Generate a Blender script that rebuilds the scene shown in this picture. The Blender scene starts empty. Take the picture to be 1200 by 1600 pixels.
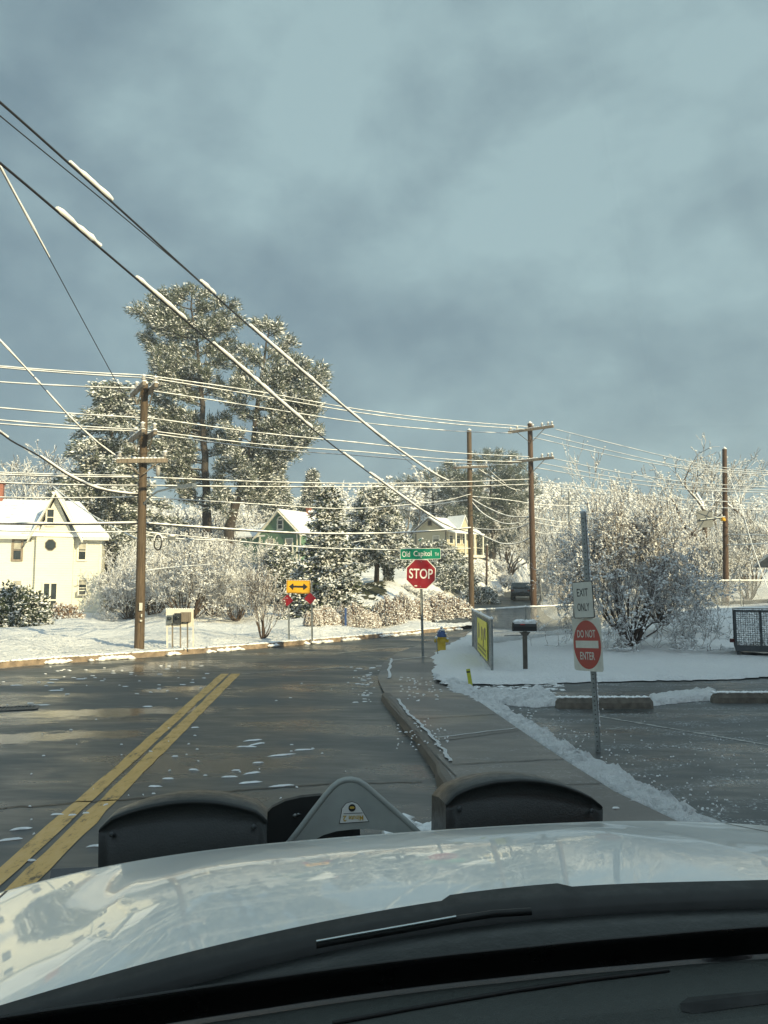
import bpy, math, random
import numpy as np
from mathutils import Vector, Matrix
from mathutils.geometry import delaunay_2d_cdt
R = math.radians
C = bpy.context.scene.collection
scene = bpy.context.scene

# ------------------------------------------------------------------ camera
CAM = np.array([0.0, 0.0, 2.0])
PITCH = R(5.47)
cam_d = bpy.data.cameras.new('camera')
cam = bpy.data.objects.new('camera', cam_d); C.objects.link(cam)
cam.location = CAM; cam.rotation_euler = (R(90) + PITCH, 0, 0)
cam_d.sensor_fit = 'VERTICAL'; cam_d.sensor_height = 36; cam_d.lens = 27
cam_d.clip_start = 0.02; cam_d.clip_end = 5000
scene.camera = cam

# ------------------------------------------------------------------ sky, sun, exposure
SUN_EL, SUN_AZ = R(22), R(137)            # azimuth clockwise from +Y: behind and to the right
sun_dir = Vector((math.sin(SUN_AZ)*math.cos(SUN_EL), math.cos(SUN_AZ)*math.cos(SUN_EL), math.sin(SUN_EL)))
w = bpy.data.worlds.new('World'); scene.world = w; w.use_nodes = True
nt = w.node_tree; nt.nodes.clear()
def wn(t, **k):
    n = nt.nodes.new(t)
    for a, b in k.items(): setattr(n, a, b)
    return n
L = nt.links.new
tc = wn('ShaderNodeTexCoord')
sky = wn('ShaderNodeTexSky', sky_type='NISHITA', sun_disc=False)
sky.sun_elevation = SUN_EL; sky.sun_rotation = SUN_AZ
mp = wn('ShaderNodeMapping'); mp.inputs['Scale'].default_value = (1.0, 1.0, 1.5); mp.inputs['Rotation'].default_value = (0.12, 0.08, 0.9)
L(tc.outputs['Generated'], mp.inputs['Vector'])
n1 = wn('ShaderNodeTexNoise'); n1.inputs['Scale'].default_value = 3.1; n1.inputs['Detail'].default_value = 8; n1.inputs['Roughness'].default_value = .56; n1.inputs['Distortion'].default_value = .12
L(mp.outputs[0], n1.inputs['Vector'])
n2 = wn('ShaderNodeTexNoise'); n2.inputs['Scale'].default_value = 7.5; n2.inputs['Detail'].default_value = 8; n2.inputs['Roughness'].default_value = .45
L(mp.outputs[0], n2.inputs['Vector'])
r1 = wn('ShaderNodeValToRGB'); e = r1.color_ramp.elements
e[0].position = .34; e[0].color = (.108, .155, .192, 1)
e[1].position = .74; e[1].color = (.27, .345, .372, 1)
e.new(.49).color = (.145, .195, .232, 1)
e.new(.61).color = (.198, .258, .290, 1)
mixn = wn('ShaderNodeMath', operation='MULTIPLY_ADD'); mixn.inputs[1].default_value = .30
L(n2.outputs['Fac'], mixn.inputs[0])
sc1 = wn('ShaderNodeMath', operation='MULTIPLY'); sc1.inputs[1].default_value = .80
L(n1.outputs['Fac'], sc1.inputs[0]); L(sc1.outputs[0], mixn.inputs[2])
# sky is darker low and to the left of the road, lighter high up and to the right
sep = wn('ShaderNodeSeparateXYZ'); L(tc.outputs['Generated'], sep.inputs[0])
el = wn('ShaderNodeMapRange'); el.inputs['From Min'].default_value = 0.0; el.inputs['From Max'].default_value = .62
el.inputs['To Min'].default_value = -.045; el.inputs['To Max'].default_value = .13
L(sep.outputs['Z'], el.inputs['Value'])
ex = wn('ShaderNodeMapRange'); ex.inputs['From Min'].default_value = -.45; ex.inputs['From Max'].default_value = .5
ex.inputs['To Min'].default_value = -.055; ex.inputs['To Max'].default_value = .06
L(sep.outputs['X'], ex.inputs['Value'])
ad = wn('ShaderNodeMath', operation='ADD'); L(mixn.outputs[0], ad.inputs[0]); L(el.outputs[0], ad.inputs[1])
ad2 = wn('ShaderNodeMath', operation='ADD'); L(ad.outputs[0], ad2.inputs[0]); L(ex.outputs[0], ad2.inputs[1])
L(ad2.outputs[0], r1.inputs['Fac'])
# clear bright part of the sky round the low sun, behind the camera
dp = wn('ShaderNodeVectorMath', operation='DOT_PRODUCT'); L(tc.outputs['Generated'], dp.inputs[0]); dp.inputs[1].default_value = (sun_dir.x, sun_dir.y, .15)
br = wn('ShaderNodeMapRange', interpolation_type='SMOOTHSTEP'); br.inputs['From Min'].default_value = -.25; br.inputs['From Max'].default_value = .75
L(dp.outputs['Value'], br.inputs['Value'])
cl = wn('ShaderNodeMixRGB', blend_type='MIX'); cl.inputs['Color2'].default_value = (.44, .53, .61, 1)
L(br.outputs[0], cl.inputs['Fac']); L(r1.outputs[0], cl.inputs['Color1'])
sk = wn('ShaderNodeMixRGB', blend_type='MULTIPLY'); sk.inputs['Fac'].default_value = 1; sk.inputs['Color2'].default_value = (.1, .1, .1, 1)
L(sky.outputs[0], sk.inputs['Color1'])
mx = wn('ShaderNodeMixRGB', blend_type='MIX'); mx.inputs['Fac'].default_value = .90
L(sk.outputs[0], mx.inputs['Color1']); L(cl.outputs[0], mx.inputs['Color2'])
bg = wn('ShaderNodeBackground'); bg.inputs['Strength'].default_value = 1.0
L(mx.outputs[0], bg.inputs['Color'])
wo = wn('ShaderNodeOutputWorld'); L(bg.outputs[0], wo.inputs['Surface'])
sl = bpy.data.lights.new('sun', 'SUN'); sl.energy = 5.0; sl.angle = R(.5); sl.color = (1.0, .78, .47)
so = bpy.data.objects.new('sun', sl); C.objects.link(so)
so.rotation_euler = sun_dir.to_track_quat('Z', 'Y').to_euler(); so.location = (40, -40, 30)
vs = scene.view_settings; scene.display_settings.display_device = 'sRGB'
vs.view_transform = 'Standard'; vs.look = 'None'; vs.exposure = 0.68; vs.gamma = 1

# ------------------------------------------------------------------ helpers
ct, st = math.cos(PITCH), math.sin(PITCH)
def ray(px, py):
    a, b = (px-600)/1200, (800-py)/1200
    return np.array([a, ct - b*st, st + b*ct])
def at(px, py, Y):
    d = ray(px, py); return CAM + d*(Y/d[1])
def gnd(px, py, z=0.0):
    d = ray(px, py); return CAM + d*((z-CAM[2])/d[2])
def sstep(a, b, x):
    t = np.clip((np.asarray(x, float)-a)/(b-a), 0, 1); return t*t*(3-2*t)

class Geo:
    """collects shapes; build() links them as one mesh object"""
    def __init__(s): s.v = []; s.n = 0; s.f = []      # f: (faces array Nxk, material index, smooth)
    def add(s, verts, faces, mi=0, smooth=False):
        verts = np.asarray(verts, float).reshape(-1, 3)
        if len(verts) == 0: return s
        groups = {}
        if isinstance(faces, np.ndarray): groups[faces.shape[1]] = faces
        else:
            for f in faces: groups.setdefault(len(f), []).append(f)
        for k, fs in groups.items(): s.f.append((np.asarray(fs, dtype=np.int64)+s.n, mi, smooth))
        s.v.append(verts); s.n += len(verts); return s
    def box(s, c, size, rz=0, mi=0, M=None):
        x, y, z = np.array(size)/2
        v = np.array([[i*x, j*y, k*z] for k in (-1, 1) for j in (-1, 1) for i in (-1, 1)])
        if M is not None: v = v @ np.array(M).T
        elif rz:
            c_, s_ = math.cos(rz), math.sin(rz); v = v @ np.array([[c_, s_, 0], [-s_, c_, 0], [0, 0, 1]])
        return s.add(v+np.array(c), [(0, 2, 3, 1), (4, 5, 7, 6), (0, 1, 5, 4), (2, 6, 7, 3), (0, 4, 6, 2), (1, 3, 7, 5)], mi)
    def bar(s, a, b, wd, th, mi=0, up=(0, 0, 1)):
        a, b = Vector(a), Vector(b); d = (b-a); Ln = d.length; d.normalize(); u = Vector(up)
        x = d.cross(u)
        if x.length < 1e-4: x = d.cross(Vector((1, 0, 0)))
        x.normalize(); y = x.cross(d)
        M = np.array([[x[i], d[i], y[i]] for i in range(3)])
        return s.box((a+b)/2, (wd, Ln, th), M=M, mi=mi)
    def tube(s, pts, rad, n=8, mi=0, smooth=True, caps=True):
        pts = [Vector(p) for p in pts]; m = len(pts)
        if not hasattr(rad, '__len__'): rad = [rad]*m
        V = []; prev = None
        for i, p in enumerate(pts):
            d = (pts[min(i+1, m-1)]-pts[max(i-1, 0)]).normalized()
            x = (prev - d*prev.dot(d)) if prev is not None else d.orthogonal()
            x.normalize(); prev = x; y = d.cross(x)
            for k in range(n):
                a = 2*math.pi*k/n; V.append(p + (x*math.cos(a)+y*math.sin(a))*rad[i])
        F = [(i*n+k, i*n+(k+1) % n, (i+1)*n+(k+1) % n, (i+1)*n+k) for i in range(m-1) for k in range(n)]
        s.add(V, F, mi, smooth)
        if caps:
            s.add(V[:n], [tuple(range(n))[::-1]], mi); s.add(V[-n:], [tuple(range(n))], mi)
        return s
    def lathe(s, prof, c=(0, 0, 0), n=16, mi=0, smooth=True):
        V = [(c[0]+r*math.cos(2*math.pi*k/n), c[1]+r*math.sin(2*math.pi*k/n), c[2]+z) for r, z in prof for k in range(n)]
        F = [(i*n+k, i*n+(k+1) % n, (i+1)*n+(k+1) % n, (i+1)*n+k) for i in range(len(prof)-1) for k in range(n)]
        return s.add(V, F, mi, smooth)
    def prism(s, poly, t, M=None, mi=0):
        """poly: (x,z) outline facing -y, thickness t towards +y, placed by matrix M"""
        n = len(poly); V = [(x, 0, z) for x, z in poly]+[(x, t, z) for x, z in poly]
        F = [tuple(range(n)), tuple(range(2*n-1, n-1, -1))]+[(i, i+n, (i+1) % n+n, (i+1) % n) for i in range(n)]
        if M is not None: V = [M @ Vector(v) for v in V]
        return s.add([tuple(v) for v in V], F, mi)
    def build(s, name, mats, parent=None, loc=None, bevel=0):
        me = bpy.data.meshes.new(name)
        if not isinstance(mats, (list, tuple)): mats = [mats]
        V = np.concatenate(s.v) if s.v else np.zeros((0, 3))
        me.vertices.add(len(V)); me.vertices.foreach_set('co', V.astype(np.float32).ravel())
        tot = np.concatenate([np.full(len(f), f.shape[1]) for f, _, _ in s.f]); li = np.concatenate([f.ravel() for f, _, _ in s.f])
        me.loops.add(len(li)); me.loops.foreach_set('vertex_index', li.astype(np.int32))
        me.polygons.add(len(tot)); me.polygons.foreach_set('loop_start', (np.cumsum(tot)-tot).astype(np.int32))
        me.polygons.foreach_set('material_index', np.concatenate([np.full(len(f), m) for f, m, _ in s.f]).astype(np.int32))
        me.polygons.foreach_set('use_smooth', np.concatenate([np.full(len(f), sm) for f, _, sm in s.f]).astype(bool))
        for m in mats: me.materials.append(m)
        me.update(calc_edges=True); me.validate()
        o = bpy.data.objects.new(name, me); C.objects.link(o)
        if parent: o.parent = parent
        if loc is not None: o.location = loc
        if bevel:
            b = o.modifiers.new('b', 'BEVEL'); b.width = bevel; b.segments = 2; b.limit_method = 'ANGLE'
        return o

def tag(o, label=None, cat=None, group=None, kind=None):
    if label: o['label'] = label
    if cat: o['category'] = cat
    if group: o['group'] = group
    if kind: o['kind'] = kind
    return o
def thing(name, label, cat, loc=(0, 0, 0), rz=0, group=None):
    o = bpy.data.objects.new(name, None); C.objects.link(o); o.empty_display_size = .3
    o.location = loc; o.rotation_euler = (0, 0, rz); return tag(o, label, cat, group)
def kids(o): return [c for c in C.objects if c.parent == o]
def copy_tree(root, loc, rz=0, sc=1, label=None, group=None, tilt=(0, 0)):
    ks = [(c, kids(c)) for c in kids(root)]
    r = root.copy(); C.objects.link(r); r.location = loc; r.rotation_euler = (tilt[0], tilt[1], rz)
    r.scale = (sc, sc, sc) if not hasattr(sc, '__len__') else sc
    for c, gs in ks:
        d = c.copy(); C.objects.link(d); d.parent = r
        for g in gs:
            h = g.copy(); C.objects.link(h); h.parent = d
    return tag(r, label, None, group)

# vectorised small shapes for foliage
def tubes(g, P0, P1, R0, R1, n=3, mi=0):
    P0, P1 = np.asarray(P0, float), np.asarray(P1, float); N = len(P0)
    if N == 0: return
    D = P1-P0; D /= np.linalg.norm(D, axis=1, keepdims=True)+1e-9
    A = np.where(np.abs(D[:, 2:3]) < .9, [[0, 0, 1.]], [[1., 0, 0]]); X = np.cross(D, A); X /= np.linalg.norm(X, axis=1, keepdims=True); Y = np.cross(D, X)
    rings = []
    for P, Rr in ((P0, R0), (P1, R1)):
        for k in range(n):
            a = 2*math.pi*k/n+.4; rings.append(P+(X*math.cos(a)+Y*math.sin(a))*np.asarray(Rr)[:, None])
    V = np.stack(rings, 1).reshape(-1, 3); b = np.arange(N)[:, None]*2*n
    F = np.concatenate([b+np.array([[k, (k+1) % n, n+(k+1) % n, n+k]]) for k in range(n)])
    g.add(V, F, mi, True)
def octas(g, Cc, S, mi=0):
    Cc = np.asarray(Cc); N = len(Cc)
    if N == 0: return
    o = np.array([[1, 0, 0], [0, 1, 0], [-1, 0, 0], [0, -1, 0], [0, 0, 1], [0, 0, -1.]])
    V = (Cc[:, None, :]+o[None]*S[:, None, :]).reshape(-1, 3)
    f = np.array([[0, 1, 4], [1, 2, 4], [2, 3, 4], [3, 0, 4], [1, 0, 5], [2, 1, 5], [3, 2, 5], [0, 3, 5]])
    F = (np.arange(N)[:, None, None]*6+f[None]).reshape(-1, 3); g.add(V, F, mi, True)
def blades(g, Cc, D, Ln, W, rng, mi=0):
    Cc = np.asarray(Cc); N = len(Cc)
    if N == 0: return
    D = D/(np.linalg.norm(D, axis=1, keepdims=True)+1e-9)
    X = np.cross(D, rng.normal(size=(N, 3))); X /= np.linalg.norm(X, axis=1, keepdims=True)+1e-9
    Ln = Ln[:, None]; W = W[:, None]
    V = np.stack([Cc, Cc+D*Ln*.45+X*W, Cc+D*Ln, Cc+D*Ln*.45-X*W], 1).reshape(-1, 3)
    g.add(V, np.arange(N*4).reshape(N, 4), mi, False)

# ------------------------------------------------------------------ materials
class NT:
    def __init__(s, name):
        s.m = bpy.data.materials.new(name); s.m.use_nodes = True; s.t = s.m.node_tree; s.t.nodes.clear()
        s.p = s.n('ShaderNodeBsdfPrincipled'); s.o = s.n('ShaderNodeOutputMaterial'); s.l(s.p.outputs[0], s.o.inputs[0])
        s.co = s.n('ShaderNodeTexCoord').outputs['Object']
    def n(s, t, **k):
        x = s.t.nodes.new(t)
        for a, b in k.items(): setattr(x, a, b)
        return x
    def l(s, a, b): s.t.links.new(a, b)
    def noise(s, sc, det=4, rough=.5, vec=None, dist=0, st=None):
        x = s.n('ShaderNodeTexNoise'); x.inputs['Scale'].default_value = sc; x.inputs['Detail'].default_value = det; x.inputs['Roughness'].default_value = rough; x.inputs['Distortion'].default_value = dist
        v = vec or s.co
        if st:
            m = s.n('ShaderNodeMapping'); m.inputs['Scale'].default_value = st[:3]
            if len(st) > 3: m.inputs['Rotation'].default_value = (0, 0, st[3])
            s.l(v, m.inputs[0]); v = m.outputs[0]
        s.l(v, x.inputs['Vector']); return x.outputs['Fac']
    def rng(s, v, a, b, c=0, d=1):
        x = s.n('ShaderNodeMapRange'); s.l(v, x.inputs['Value'])
        for k, q in zip(('From Min', 'From Max', 'To Min', 'To Max'), (a, b, c, d)): x.inputs[k].default_value = q
        return x.outputs[0]
    def mix(s, f, a, b):
        x = s.n('ShaderNodeMixRGB')
        for q, i in ((f, 'Fac'), (a, 'Color1'), (b, 'Color2')):
            if isinstance(q, (int, float)): x.inputs[i].default_value = q
            elif isinstance(q, tuple): x.inputs[i].default_value = (*q, 1) if len(q) == 3 else q
            else: s.l(q, x.inputs[i])
        return x.outputs[0]
    def math(s, op, a, b):
        x = s.n('ShaderNodeMath', operation=op)
        for i, q in enumerate((a, b)):
            if isinstance(q, (int, float)): x.inputs[i].default_value = q
            else: s.l(q, x.inputs[i])
        return x.outputs[0]
    def bump(s, h, st_=.3, dist=.02):
        x = s.n('ShaderNodeBump'); x.inputs['Strength'].default_value = st_; x.inputs['Distance'].default_value = dist
        s.l(h, x.inputs['Height']); s.l(x.outputs[0], s.p.inputs['Normal']); return s
    def set(s, **k):
        for a, b in k.items():
            i = s.p.inputs[{'col': 'Base Color', 'rough': 'Roughness', 'metal': 'Metallic', 'coat': 'Coat Weight', 'spec': 'Specular IOR Level', 'sss': 'Subsurface Weight', 'trans': 'Transmission Weight', 'emit': 'Emission Color', 'es': 'Emission Strength'}[a]]
            if isinstance(b, tuple): i.default_value = (*b, 1)
            elif isinstance(b, (int, float)): i.default_value = b
            else: s.l(b, i)
        return s

def plain(name, col, rough=.6, var=.12, sc=8, metal=0, coat=0, bump=0, spec=.5):
    m = NT(name); f = m.noise(sc, 5, .6)
    dark = tuple(c*(1-var*1.6) for c in col); lite = tuple(min(1, c*(1+var)) for c in col)
    m.set(col=m.mix(m.rng(f, .3, .7), dark, lite), rough=m.rng(f, .3, .7, max(.02, rough-.1), min(1, rough+.1)), metal=metal, coat=coat, spec=spec)
    if bump: m.bump(m.noise(sc*5, 4), bump, .01)
    return m.m
SNOW = (.88, .89, .90)
def snowy(name, col, lo=.1, hi=.5, rough=.85, var=.3, sc=6, nz=1.2, st=None):
    """surface with snow lying on what faces upward"""
    m = NT(name); f = m.noise(sc, 4, .6, st=st)
    base = m.mix(m.rng(f, .3, .7), tuple(c*(1-var) for c in col), tuple(c*(1+var) for c in col))
    g = m.n('ShaderNodeNewGeometry'); sx = m.n('ShaderNodeSeparateXYZ'); m.l(g.outputs['Normal'], sx.inputs[0])
    nn = m.noise(2.5, 3, .6)
    z = m.math('ADD', sx.outputs['Z'], m.rng(nn, .3, .7, -nz*.3, nz*.3))
    m.set(col=m.mix(m.rng(z, lo, hi), base, SNOW), rough=rough, spec=.25); return m.m

def ground_snow(name, grass=.0, blue=False, fine=1.0):
    m = NT(name); a = m.noise(.35, 4, .6); b = m.noise(14*fine, 6, .7); c2 = m.noise(55*fine, 3, .7)
    col = m.mix(m.rng(a, .35, .65), (.84, .85, .865), (.90, .905, .91))
    if grass:
        k = m.math('MULTIPLY', m.rng(m.noise(22, 6, .85), .53, .63), m.rng(a, .42, .66, .15, 1.0))
        col = m.mix(m.math('MULTIPLY', k, grass), col, (.25, .21, .11))
    m.set(col=col, rough=.75, spec=.3)
    h = m.math('ADD', m.math('MULTIPLY', m.noise(3.5*fine, 3, .6), 1.6), m.math('ADD', b, m.math('MULTIPLY', c2, .35))); m.bump(h, .9, .075); return m.m

def asphalt(name, base=.05, wet=(.12, .5), tint=(1, 1, 1), dust=0, pools=()):
    m = NT(name)
    big = m.noise(.28, 4, .55, st=(1, 2.2, 1, .6)); mid = m.noise(1.6, 5, .6, st=(1.0, 3.2, 1, .95), dist=.4); fine = m.noise(90, 3, .8)
    k = m.math('ADD', m.math('MULTIPLY', big, .72), m.math('MULTIPLY', mid, .28))
    lo = tuple(base*.62*t for t in tint); hi = tuple(base*1.5*t for t in tint)
    col = m.mix(m.rng(k, .38, .62), lo, hi); col = m.mix(m.rng(fine, .5, .8, 0, .35), col, tuple(base*2.6*t for t in tint))
    rg = m.rng(k, .42, .58, wet[0], wet[1])
    if dust:
        q = m.math('MULTIPLY', m.rng(m.noise(26, 6, .75), .54, .62), m.rng(m.noise(1.1, 4, .6, st=(1, 2.6, 1, -.25)), .47, .60))
        q = m.math('MULTIPLY', q, dust); col = m.mix(q, col, (.72, .76, .80))
        rg = m.math('MAXIMUM', rg, m.math('MULTIPLY', q, .8))
    for cx, cy, rx, ry, a in pools:      # shallow water standing in hollows of the road
        mpn = m.n('ShaderNodeMapping'); mpn.vector_type = 'TEXTURE'; mpn.inputs['Location'].default_value = (cx, cy, 0); mpn.inputs['Rotation'].default_value = (0, 0, a); mpn.inputs['Scale'].default_value = (rx, ry, 1); m.l(m.co, mpn.inputs[0])
        ln = m.n('ShaderNodeVectorMath', operation='LENGTH'); m.l(mpn.outputs[0], ln.inputs[0])
        pk = m.math('ADD', ln.outputs['Value'], m.rng(m.noise(2.2, 5, .6, st=(1, 2, 1, .5)), .3, .7, -.45, .45)); wk = m.rng(pk, .55, 1.0, 1, 0)
        rg = m.math('MULTIPLY', rg, m.rng(wk, 0, 1, 1, .10)); col = m.mix(wk, col, tuple(base*.45*t for t in tint))
    m.set(col=col, rough=rg, spec=.5)
    m.bump(m.math('ADD', m.math('MULTIPLY', fine, .6), m.math('MULTIPLY', m.noise(5, 4), .25)), .22, .006); return m.m

M = {}
M['road'] = asphalt('road asphalt', .056, (.23, .56), (.92, 1.0, 1.0), pools=((-4.4, 12.4, 2.0, .5, .2), (-5.0, 10.3, 2.2, .45, .25), (-5.6, 19.6, .9, 2.0, -.6), (-3.9, 15.2, .9, .5, .3)))
M['lot'] = asphalt('parking lot asphalt', .060, (.22, .6), (.95, 1, 1), dust=.85)
M['side'] = asphalt('side road asphalt', .06, (.3, .6), (.95, 1, 1))
M['walk'] = asphalt('wet concrete', .105, (.28, .6), (1.08, .98, .90), dust=.25)
M['kerb'] = plain('kerb concrete', (.24, .18, .13), .7, .35, 5, bump=.5)
M['kerb2'] = plain('wet dark kerb', (.10, .085, .07), .5, .35, 5, bump=.5)
M['stain'] = plain('tar', (.018, .018, .018), .4)
M['lawn'] = ground_snow('snow on the left lawn', .38)
M['snow'] = ground_snow('smooth snow'); M['lawn2'] = ground_snow('snow on the right lawn', .16)
M['slush'] = ground_snow('lumpy snow', .12, fine=1.6)
M['puff'] = plain('snow clumps', SNOW, .85, .04, 3)
M['bark'] = snowy('bark', (.085, .06, .045), .62, .95)
M['twig'] = snowy('frosted twigs', (.135, .115, .095), -.25, .34)
M['twig2'] = snowy('bare twigs with snow', (.16, .135, .12), -.05, .42)
M['pinebark'] = snowy('pine bark', (.058, .048, .042), .75, 1.0, sc=3, st=(3, 3, .8))
M['needle'] = snowy('pine needles', (.092, .110, .086), .42, .95, var=.32, sc=1.2)
M['needled'] = snowy('yew foliage', (.055, .072, .045), .35, .9, var=.4, sc=1.5)
M['leaf'] = snowy('brown leaves', (.22, .14, .09), -.1, .6, sc=3)
def wood(name, c):
    m = NT(name); f = m.noise(3, 6, .7, st=(9, 9, .5)); f2 = m.noise(.8, 3)
    m.set(col=m.mix(m.rng(f, .35, .65), tuple(q*.55 for q in c), tuple(q*1.35 for q in c)), rough=.75, spec=.3); m.bump(f, .6, .01); return m.m
M['pole'] = wood('creosoted pole wood', (.105, .076, .052)); M['pole2'] = wood('grey weathered pole wood', (.27, .22, .17)); M['arm'] = wood('crossarm wood', (.22, .185, .15))
M['pole3'] = wood('red brown pole wood', (.095, .060, .043))
M['wire'] = plain('wire', (.02, .02, .022), .5)
M['steel'] = plain('galvanised steel', (.32, .34, .34), .42, .2, 12, metal=.7)
M['steeld'] = plain('dark steel', (.07, .075, .08), .45, .2, 9, metal=.4)
M['porc'] = plain('insulator', (.35, .34, .33), .25)
M['red'] = plain('red sign sheeting', (.24, .008, .018), .4, .06, 6)
M['redf'] = plain('weathered red sign sheeting', (.40, .045, .035), .45, .12, 5)
M['white'] = plain('white sign sheeting', (.72, .72, .70), .4, .05, 6)
M['whited'] = plain('dull white sign', (.66, .65, .59), .5, .10, 5)
M['green'] = plain('green sign sheeting', (.0, .20, .12), .35, .05, 6)
M['yellow'] = plain('yellow sign', (.80, .42, .02), .4, .05, 6)
M['black'] = plain('black lettering', (.02, .02, .02), .5, .05)
M['signback'] = plain('sign back', (.16, .17, .17), .5)
M['line'] = None
m = NT('worn yellow road paint'); f = m.noise(9, 6, .75, st=(1, .35, 1)); f2 = m.noise(40, 4, .7)
kk = m.math('ADD', m.math('MULTIPLY', f, .7), m.math('MULTIPLY', f2, .3))
m.set(col=m.mix(m.rng(kk, .53, .63), (.60, .36, .10), (.10, .075, .045)), rough=m.rng(f, .3, .7, .25, .6)); M['line'] = m.m
m = NT('worn white road paint'); f = m.noise(12, 6, .75)
m.set(col=m.mix(m.rng(f, .45, .6), (.42, .42, .40), (.09, .09, .09)), rough=.5); M['wline'] = m.m
def siding(name, c, period=.15, var=.08, dirt=(.5, .45, .35)):
    m = NT(name); sx = m.n('ShaderNodeSeparateXYZ'); m.l(m.co, sx.inputs[0])
    fr = m.math('FRACT', m.math('MULTIPLY', sx.outputs['Z'], 1/period), 0)
    f = m.noise(.9, 5, .6, st=(1, 1, 2.5)); col = m.mix(m.rng(f, .3, .7), tuple(q*(1-var) for q in c), c)
    col = m.mix(m.rng(fr, .0, .16, .6, 0), col, tuple(q*.55 for q in c))
    m.set(col=col, rough=.65, spec=.3); m.bump(fr, .6, .02); return m.m
M['cream'] = siding('cream siding', (.78, .755, .64)); M['greenwall'] = siding('green siding', (.12, .215, .145)); M['tan'] = siding('tan siding', (.50, .46, .34))
M['trim'] = plain('white trim', (.72, .69, .60), .5, .06)
M['glass'] = plain('window glass', (.035, .045, .05), .08, .3, 2)
M['blind'] = plain('window blind', (.42, .40, .34), .5, .2, 3)
M['brick'] = plain('brick', (.32, .12, .08), .8, .3, 14)
m = NT('roof with snow'); f = m.noise(.8, 4, .6, st=(1, 1, 1)); sx = m.n('ShaderNodeSeparateXYZ'); m.l(m.co, sx.inputs[0])
fr = m.math('FRACT', m.math('MULTIPLY', sx.outputs['Z'], 4.5), 0)
kk = m.math('MULTIPLY', m.rng(f, .56, .68), m.rng(fr, .55, .8)); m.set(col=m.mix(kk, (.80, .82, .84), (.22, .21, .19)), rough=.8); m.bump(m.noise(6, 4), .3, .03); M['roof'] = m.m
m = NT('shingles'); sx = m.n('ShaderNodeSeparateXYZ'); m.l(m.co, sx.inputs[0])
m.set(col=m.mix(m.rng(m.noise(10, 4), .3, .7), (.05, .05, .05), (.11, .10, .09)), rough=.9); M['shingle'] = m.m
# truck
m = NT('white truck paint'); f = m.noise(2.2, 5, .6); ff = m.noise(60, 4, .7)
m.set(col=m.mix(m.rng(f, .35, .7), (.70, .73, .72), (.77, .79, .78)), rough=.38, coat=.7, spec=.4)
m.p.inputs['Coat Roughness'].default_value = .03; m.bump(ff, .01, .002); M['paint'] = m.m
M['plastic'] = plain('black plastic', (.008, .0095, .0095), .40, .2, 30, bump=.15)
M['rubber'] = plain('rubber', (.012, .012, .012), .6, .2, 30)
M['dash'] = plain('dashboard vinyl', (.065, .072, .067), .62, .12, 120, bump=.35, spec=.3)
M['plow'] = plain('grey plow frame paint', (.33, .35, .335), .5, .12, 6, bump=.1)
M['lens'] = plain('lamp lens', (.5, .5, .5), .1)
m = NT('windshield'); m.t.nodes.remove(m.p)
tr = m.n('ShaderNodeBsdfTransparent'); tr.inputs[0].default_value = (.885, .970, .945, 1); gl = m.n('ShaderNodeBsdfGlossy'); gl.inputs['Roughness'].default_value = .02
ms = m.n('ShaderNodeMixShader'); ms.inputs[0].default_value = .035; m.l(tr.outputs[0], ms.inputs[1]); m.l(gl.outputs[0], ms.inputs[2]); m.l(ms.outputs[0], m.o.inputs[0]); M['wind'] = m.m
M['gold'] = plain('gold lettering', (.55, .36, .05), .4, .05)
M['carpaint'] = plain('black car paint', (.012, .013, .016), .2, .1, coat=1)
M['hyd'] = plain('yellow hydrant paint', (.55, .38, .03), .45, .12, 10); M['blue'] = plain('blue paint', (.03, .07, .20), .45, .1)
M['stake'] = plain('yellow green stake', (.50, .52, .05), .5, .1)
M['banner'] = plain('yellow banner', (.85, .78, .08), .5, .08, 4)
M['conc'] = plain('parking block concrete', (.16, .14, .115), .8, .3, 9, bump=.5)
M['lampred'] = plain('tail lamp', (.08, .02, .02), .2)
M['grass'] = plain('brown green grass', (.05, .052, .028), .9, .4, 3, bump=.6)
M['water'] = plain('film of water', (.02, .022, .022), .06, .05, 3)
M['vent'] = plain('dark vent', (.006, .006, .006), .6, .05, 30)
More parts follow.
